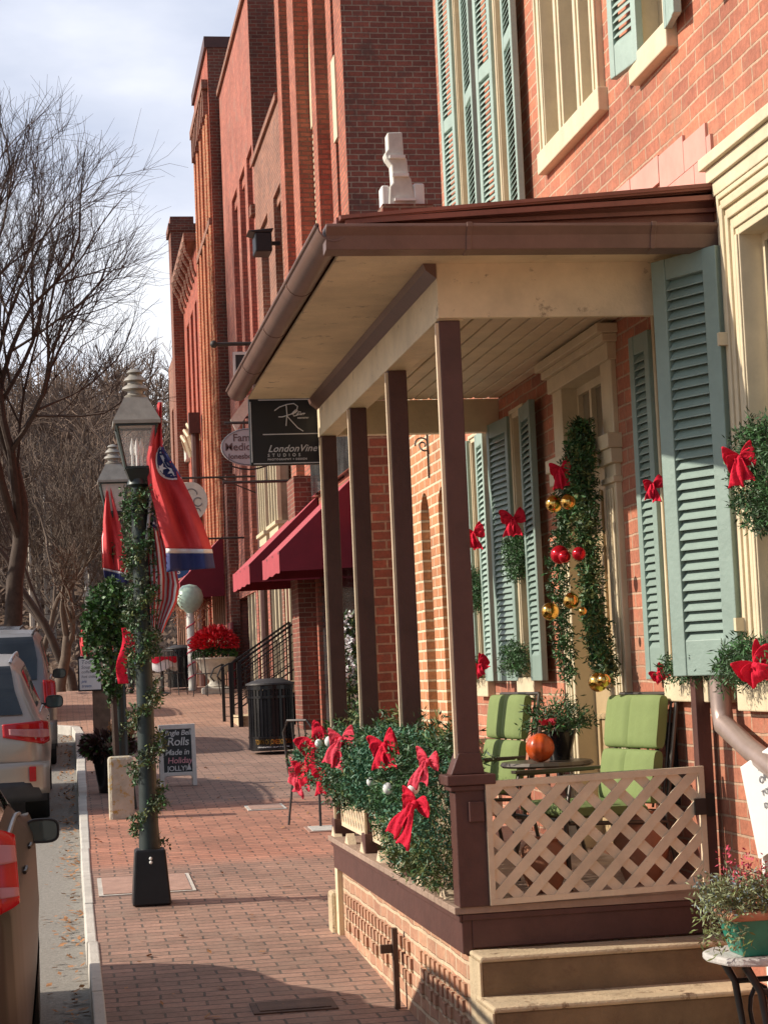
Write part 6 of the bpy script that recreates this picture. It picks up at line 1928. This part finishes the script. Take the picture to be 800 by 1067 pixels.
# ------------------------------------------------------------------ people (far up the pavement)
def person(label, loc, Ht, coat, trousers, hat=None, rz=0., hair='hair_brown'):
    t = thing('person', (0, 0, 0), label, 'person')
    k = Ht / 1.7
    V = [(0, 0, .92), (0, .01, 1.15), (0, 0, 1.38), (0, 0, 1.47), (0, -.01, 1.56), (0, -.01, 1.64),
         (.16, 0, 1.38), (.21, .02, 1.12), (.20, -.06, .90), (.20, -.09, .80), (-.16, 0, 1.38), (-.21, .03, 1.12), (-.20, -.03, .90), (-.20, -.06, .80),
         (.09, 0, .88), (.10, -.08, .48), (.10, .02, .09), (.10, -.12, .04), (-.09, 0, .88), (-.10, .04, .48), (-.10, .14, .10), (-.10, .0, .05)]
    Ed = [(0, 1), (1, 2), (2, 3), (3, 4), (4, 5), (2, 6), (6, 7), (7, 8), (8, 9), (2, 10), (10, 11), (11, 12), (12, 13), (0, 14), (14, 15), (15, 16), (16, 17), (0, 18), (18, 19), (19, 20), (20, 21)]
    Rr = [.14, .12, .13, .055, .09, .085, .06, .045, .035, .035, .06, .045, .035, .035, .09, .06, .045, .035, .09, .06, .045, .035]
    me = bpy.data.meshes.new('body'); me.from_pydata([Vector(v) * k for v in V], Ed, [])
    o = bpy.data.objects.new('body', me); COL.objects.link(o); o.parent = t
    md = o.modifiers.new('skin', 'SKIN')
    for i, r in enumerate(Rr): me.skin_vertices[0].data[i].radius = (r * k, r * k)
    me.skin_vertices[0].data[0].use_root = True
    o.modifiers.new('sub', 'SUBSURF').levels = 1
    o.modifiers['sub'].render_levels = 1
    me.materials.append(M['skin'])
    mb = MB().lathe([(.20, .70), (.185, .92), (.165, 1.1), (.19, 1.3), (.17, 1.42), (.075, 1.48)], n=14, sy=.72)
    for s_, yy in ((1, -.05), (-1, -.02)): mb.tube([(s_ * .15, 0, 1.40), (s_ * .22, .02, 1.12), (s_ * .21, yy, .88)], [.075, .065, .055], 8)
    mb.v = [v * k for v in mb.v]
    build('coat', mb, coat, t, smooth=True)
    mb = MB().tube([(.09, 0, .92), (.10, -.07, .5), (.10, .02, .12)], [.105, .08, .065], 10).tube([(-.09, 0, .92), (-.10, .04, .5), (-.10, .14, .13)], [.105, .08, .065], 10)
    mb.v = [v * k for v in mb.v]; build('trousers', mb, trousers, t, smooth=True)
    mb = MB().box(.05, .15, -.18, .07, 0, .10).box(-.15, -.05, -.06, .19, .0, .10); mb.v = [v * k for v in mb.v]; build('shoe', mb, 'dark_cloth', t, bevel=.02)
    mb = MB().lathe([(.085, 1.53), (.10, 1.6), (.098, 1.68), (.06, 1.74), (.01, 1.75)], (0, .02, 0), 14); mb.v = [v * k for v in mb.v]; build('hair', mb, hair, t, smooth=True)
    if hat:
        mb = MB().lathe([(.11, 1.63), (.115, 1.67), (.10, 1.72), (.06, 1.79), (.01, 1.82)], (0, .0, 0), 14); mb.v = [v * k for v in mb.v]; build('hat', mb, hat, t, smooth=True)
    t.location = loc; t.rotation_euler = (0, 0, rz)
    return t


person('person in a long red coat and red hat walking away up the pavement', (1.22, 40.8, g(40.8)), 1.62, 'coat_red', 'dark_cloth', 'coat_red', PI)
person('small person in a light blue jacket and jeans beside the one in red', (1.52, 43.6, g(43.6)), 1.02, 'jacket_blue', 'denim', None, PI)


# ------------------------------------------------------------------ trees
frr = random.Random(4)


def branchy(rr, trunk, wood, base, L, r, d, depth, maxd, spread=.5, up=.12, nseg=5, kids=(3, 5), taper=.62, sides=5, minr=.006, fine=0):
    pts = [Vector(base)]; rad = [r]; d = Vector(d).normalized(); cur = Vector(base)
    for i in range(nseg):
        d = (d + Vector((rr.gauss(0, 1), rr.gauss(0, 1), rr.gauss(0, 1))) * .14 + Vector((0, 0, up * .4))).normalized()
        cur = cur + d * (L / nseg); pts.append(cur.copy()); rad.append(max(minr, r * (1 - (1 - taper) * (i + 1) / nseg)))
    tgt = trunk if depth == 0 else wood
    tgt.tube(pts, rad, sides if depth < 2 else 4 if depth < 3 else 3, caps=False)
    if depth >= maxd:
        if fine:
            for k in range(fine):
                i = frr.randint(1, nseg); p = pts[i]; dd = (pts[i] - pts[i - 1]).normalized()
                nd = (dd + Vector((frr.gauss(0, 1), frr.gauss(0, 1), frr.gauss(0, 1))) * .4 + Vector((0, 0, .15))).normalized(); q = p + nd * L * frr.uniform(.35, .8)
                q2 = q + (nd + Vector((frr.gauss(0, 1), frr.gauss(0, 1), frr.gauss(0, 1))) * .3).normalized() * L * .4
                tgt.tube([p, q, q2], [minr * .8, minr * .7, minr * .45], 3, caps=False)
        return
    n = rr.randint(*kids) + (1 if depth >= 1 else 0)
    for k in range(n):
        f = 1. if k == 0 else rr.uniform(.35 if depth else .45, 1.)
        i = min(nseg, max(1, int(round(f * nseg)))); p = pts[i]
        dirn = (pts[i] - pts[i - 1]).normalized()
        perp = dirn.cross(Vector((rr.gauss(0, 1), rr.gauss(0, 1), rr.gauss(0, 1)))).normalized()
        sp_ = spread * rr.uniform(.6, 1.4) * (.35 if k == 0 else 1)
        nd = (dirn + perp * sp_ + Vector((0, 0, up))).normalized()
        branchy(rr, trunk, wood, p, L * rr.uniform(.58, .80), rad[i] * rr.uniform(.5, .72) if k else rad[i] * .85, nd, depth + 1, maxd, spread, up, max(3, nseg - 1), kids, taper, sides, minr, fine)


def tree(label, loc, L, r, seed, maxd=5, lean=(0, 0, 1), bark='bark', kids=(3, 4), spread=.6, up=.14, name='bare_tree', minr=.007, sides=8, fine=0):
    t = thing(name, loc, label, 'tree')
    rr = random.Random(seed); tk, wd = MB(), MB()
    branchy(rr, tk, wd, loc, L, r, lean, 0, maxd, spread, up, 6, kids, .68, sides, minr, fine)
    build('trunk', tk, bark, t, smooth=True, recalc=False)
    build('crown', wd, bark, t, smooth=False, recalc=False)
    return t, len(wd.f)


n1 = tree('big dark bare tree whose trunk stands at the left edge of the photo', (-1.42, 42.5, -.24), 5.2, .22, 18, 5, (.06, 0, 1), 'bark', (3, 3), .65, .13, minr=.0055, fine=6)
n2 = tree('bare tree rising behind the lamp lanterns, right of the big dark one', (.2, 56, g(56) - .1), 3.4, .14, 5, 6, (.0, 0, 1), 'bark', (2, 3), .52, .13, minr=.008)
n3 = tree('paler bare tree farther back, between the big dark tree and the lamp lanterns', (-1.2, 66, hill(66, -1) - .1), 3.1, .13, 23, 6, (.08, 0, 1), 'bark_mid', (2, 3), .55, .13, minr=.010)
n4 = tree('reddish brown bare tree near the end of the brick row, right of the lamp lanterns', (2.4, 72, hill(72, 2) - .1), 2.9, .13, 31, 6, (-.02, 0, 1), 'bark_mid', (2, 3), .55, .13, minr=.010)
tree('bare tree beyond the left edge whose limbs reach into the photo', (-6.0, 44, g(44) - .1), 4.8, .2, 41, 5, (.1, 0, 1), 'bark', (2, 4), .6, .12, minr=.009)
tree('short brown bare tree with a stout trunk just left of the white notice board', (-.2, 52, g(52) - .1), 1.6, .17, 51, 5, (.02, 0, 1), 'bark_mid', (2, 3), .7, .05, minr=.009)
print('tree faces', n1[1], n2[1], n3[1], n4[1])
# pale straight trunks of the wood
for i, (px, yb, yt, Y, lab) in enumerate(((33, 665, 598, 74, 'pale straight trunk farthest left among the slim trees behind the cars'), (40, 642, 578, 84, 'short pale slim trunk, second from the left behind the cars'), (49, 640, 555, 80, 'brightest white slim trunk above the roof of the big silver car'),
                                    (55, 645, 565, 82, 'pale slim trunk just right of the brightest white one'), (61, 640, 570, 86, 'faint slim trunk, third right of the brightest white one'), (88, 650, 580, 78, 'slim pale trunk above the white notice board'), (95, 640, 540, 84, 'tall slim pale trunk left of the second lamp lantern'), (72, 650, 560, 92, 'slender grey trunk midway between the cars and the second lamp'))):
    v = at(px, 600, Y=Y)
    zb = hill(Y, v.x) - .2
    t = thing('slim_tree', (v.x, Y, zb), lab, 'tree', 'slim pale trees at the foot of the wood')
    top_ = at(px - 3, yt - 40, Y=Y)
    tk = MB().tube([(v.x, Y, zb), (v.x + rnd.uniform(-.1, .1), Y, (zb + top_.z) / 2), (top_.x, Y, top_.z)], [.12, .10, .04], 7)
    build('trunk', tk, 'bark_pale', t, smooth=True)
    wd = MB(); rr = random.Random(i)
    for k in range(12):
        z = zb + (top_.z - zb) * rr.uniform(.45, 1.)
        a = rr.uniform(0, 2 * PI)
        branchy(rr, wd, wd, (v.x, Y, z), 1.4, .035, (math.cos(a), math.sin(a), .9), 1, 3, .5, .1, 3, (2, 3), .6, 4, .014)
    build('crown', wd, 'bark_mid', t, recalc=False)
# the wood on the hillside: one mass
wd = MB(); rr = random.Random(99)
for i in range(300):
    Y = rr.uniform(76, 175); x = rr.uniform(-.42, .12) * Y * .55 + rr.uniform(-3, 3)
    if i % 3 == 0: x = rr.uniform(-.12, .10) * Y
    z = hill(Y, x) - .3; H_ = rr.uniform(5, 9)
    wd.tube([(x, Y, z), (x + rr.uniform(-.4, .4), Y, z + H_ * .5), (x + rr.uniform(-.6, .6), Y, z + H_)], [.14, .10, .03], 4, caps=False)
    for k in range(11):
        zz = z + H_ * rr.uniform(.2, 1.); a = rr.uniform(0, 2 * PI)
        branchy(rr, wd, wd, (x, Y, zz), rr.uniform(1.2, 2.4), .045, (math.cos(a), math.sin(a), .8), 2, 4, .6, .08, 3, (2, 3), .6, 3, .02)
for i in range(26000):        # undergrowth and clinging brown leaves
    Y = rr.uniform(66, 150); x = rr.uniform(-.2, .12) * Y
    z = hill(Y, x) + min(3.5, abs(rr.gauss(0, 1.2)))
    wd.blade((x, Y, z), (rr.gauss(0, 1), rr.gauss(0, 1), rr.gauss(0, 1)), rr.uniform(.12, .35), rr.uniform(.08, .18))
o = single('woodland', wd, 'twig_far', (0, 100, hill(100, 0)), 'brown leafless winter wood on the hillside at the end of the street', 'woodland', recalc=False)
o['kind'] = 'stuff'
print('wood faces', len(wd.f))

# ------------------------------------------------------------------ sky, sun
world = bpy.data.worlds.new('World'); scene.world = world; world.use_nodes = True
nt = world.node_tree; bg = nt.nodes['Background']
SUN = Vector((-1, .16, .605)).normalized()
sky = nt.nodes.new('ShaderNodeTexSky'); sky.sky_type = 'NISHITA'; sky.sun_disc = False
sky.sun_elevation = math.asin(SUN.z); sky.sun_rotation = math.atan2(SUN.x, SUN.y); sky.air_density = 1.0; sky.dust_density = 1.5
tc = nt.nodes.new('ShaderNodeTexCoord')
mp = nt.nodes.new('ShaderNodeMapping'); mp.inputs['Scale'].default_value = (1.6, 1.6, 4.2); mp.inputs['Location'].default_value = (.35, .1, .4)
nt.links.new(tc.outputs['Generated'], mp.inputs[0])
nz = nt.nodes.new('ShaderNodeTexNoise'); nz.inputs['Scale'].default_value = 1.7; nz.inputs['Detail'].default_value = 7; nz.inputs['Roughness'].default_value = .52; nz.inputs['Distortion'].default_value = .25
nt.links.new(mp.outputs[0], nz.inputs['Vector'])
sp_ = nt.nodes.new('ShaderNodeSeparateXYZ'); nt.links.new(tc.outputs['Generated'], sp_.inputs[0])
ahead = nt.nodes.new('ShaderNodeMath'); ahead.operation = 'MULTIPLY_ADD'; ahead.inputs[1].default_value = .34; nt.links.new(sp_.outputs[1], ahead.inputs[0]); nt.links.new(nz.outputs['Fac'], ahead.inputs[2])
cover = ramp(nt, ahead.outputs[0], [(.30, (.15,) * 3), (.72, (.93,) * 3)])      # cloud bank ahead, clearer overhead and behind
nz2 = nt.nodes.new('ShaderNodeTexNoise'); nz2.inputs['Scale'].default_value = 2.6; nz2.inputs['Detail'].default_value = 6
nt.links.new(mp.outputs[0], nz2.inputs['Vector'])
cloud = ramp(nt, nz2.outputs['Fac'], [(.34, (5.4, 6.0, 7.5)), (.5, (7.4, 7.8, 9.0)), (.68, (10.4, 10.5, 10.8))])
c = mixc(nt, cover, sky.outputs[0], cloud)
nt.links.new(c, bg.inputs['Color']); bg.inputs['Strength'].default_value = .10
sl = bpy.data.lights.new('sun', 'SUN'); sl.energy = 5.0; sl.angle = R(.6); sl.color = (1., .90, .76)
so = bpy.data.objects.new('sun', sl); COL.objects.link(so); so.rotation_euler = (-SUN).to_track_quat('-Z', 'Y').to_euler()
so.location = (-20, 5, 15)
scene.view_settings.view_transform = 'Standard'; scene.view_settings.look = 'None'
scene.view_settings.exposure = .22; scene.view_settings.gamma = 1
scene.render.engine = 'CYCLES'
scene.cycles.max_bounces = 6; scene.cycles.transparent_max_bounces = 8
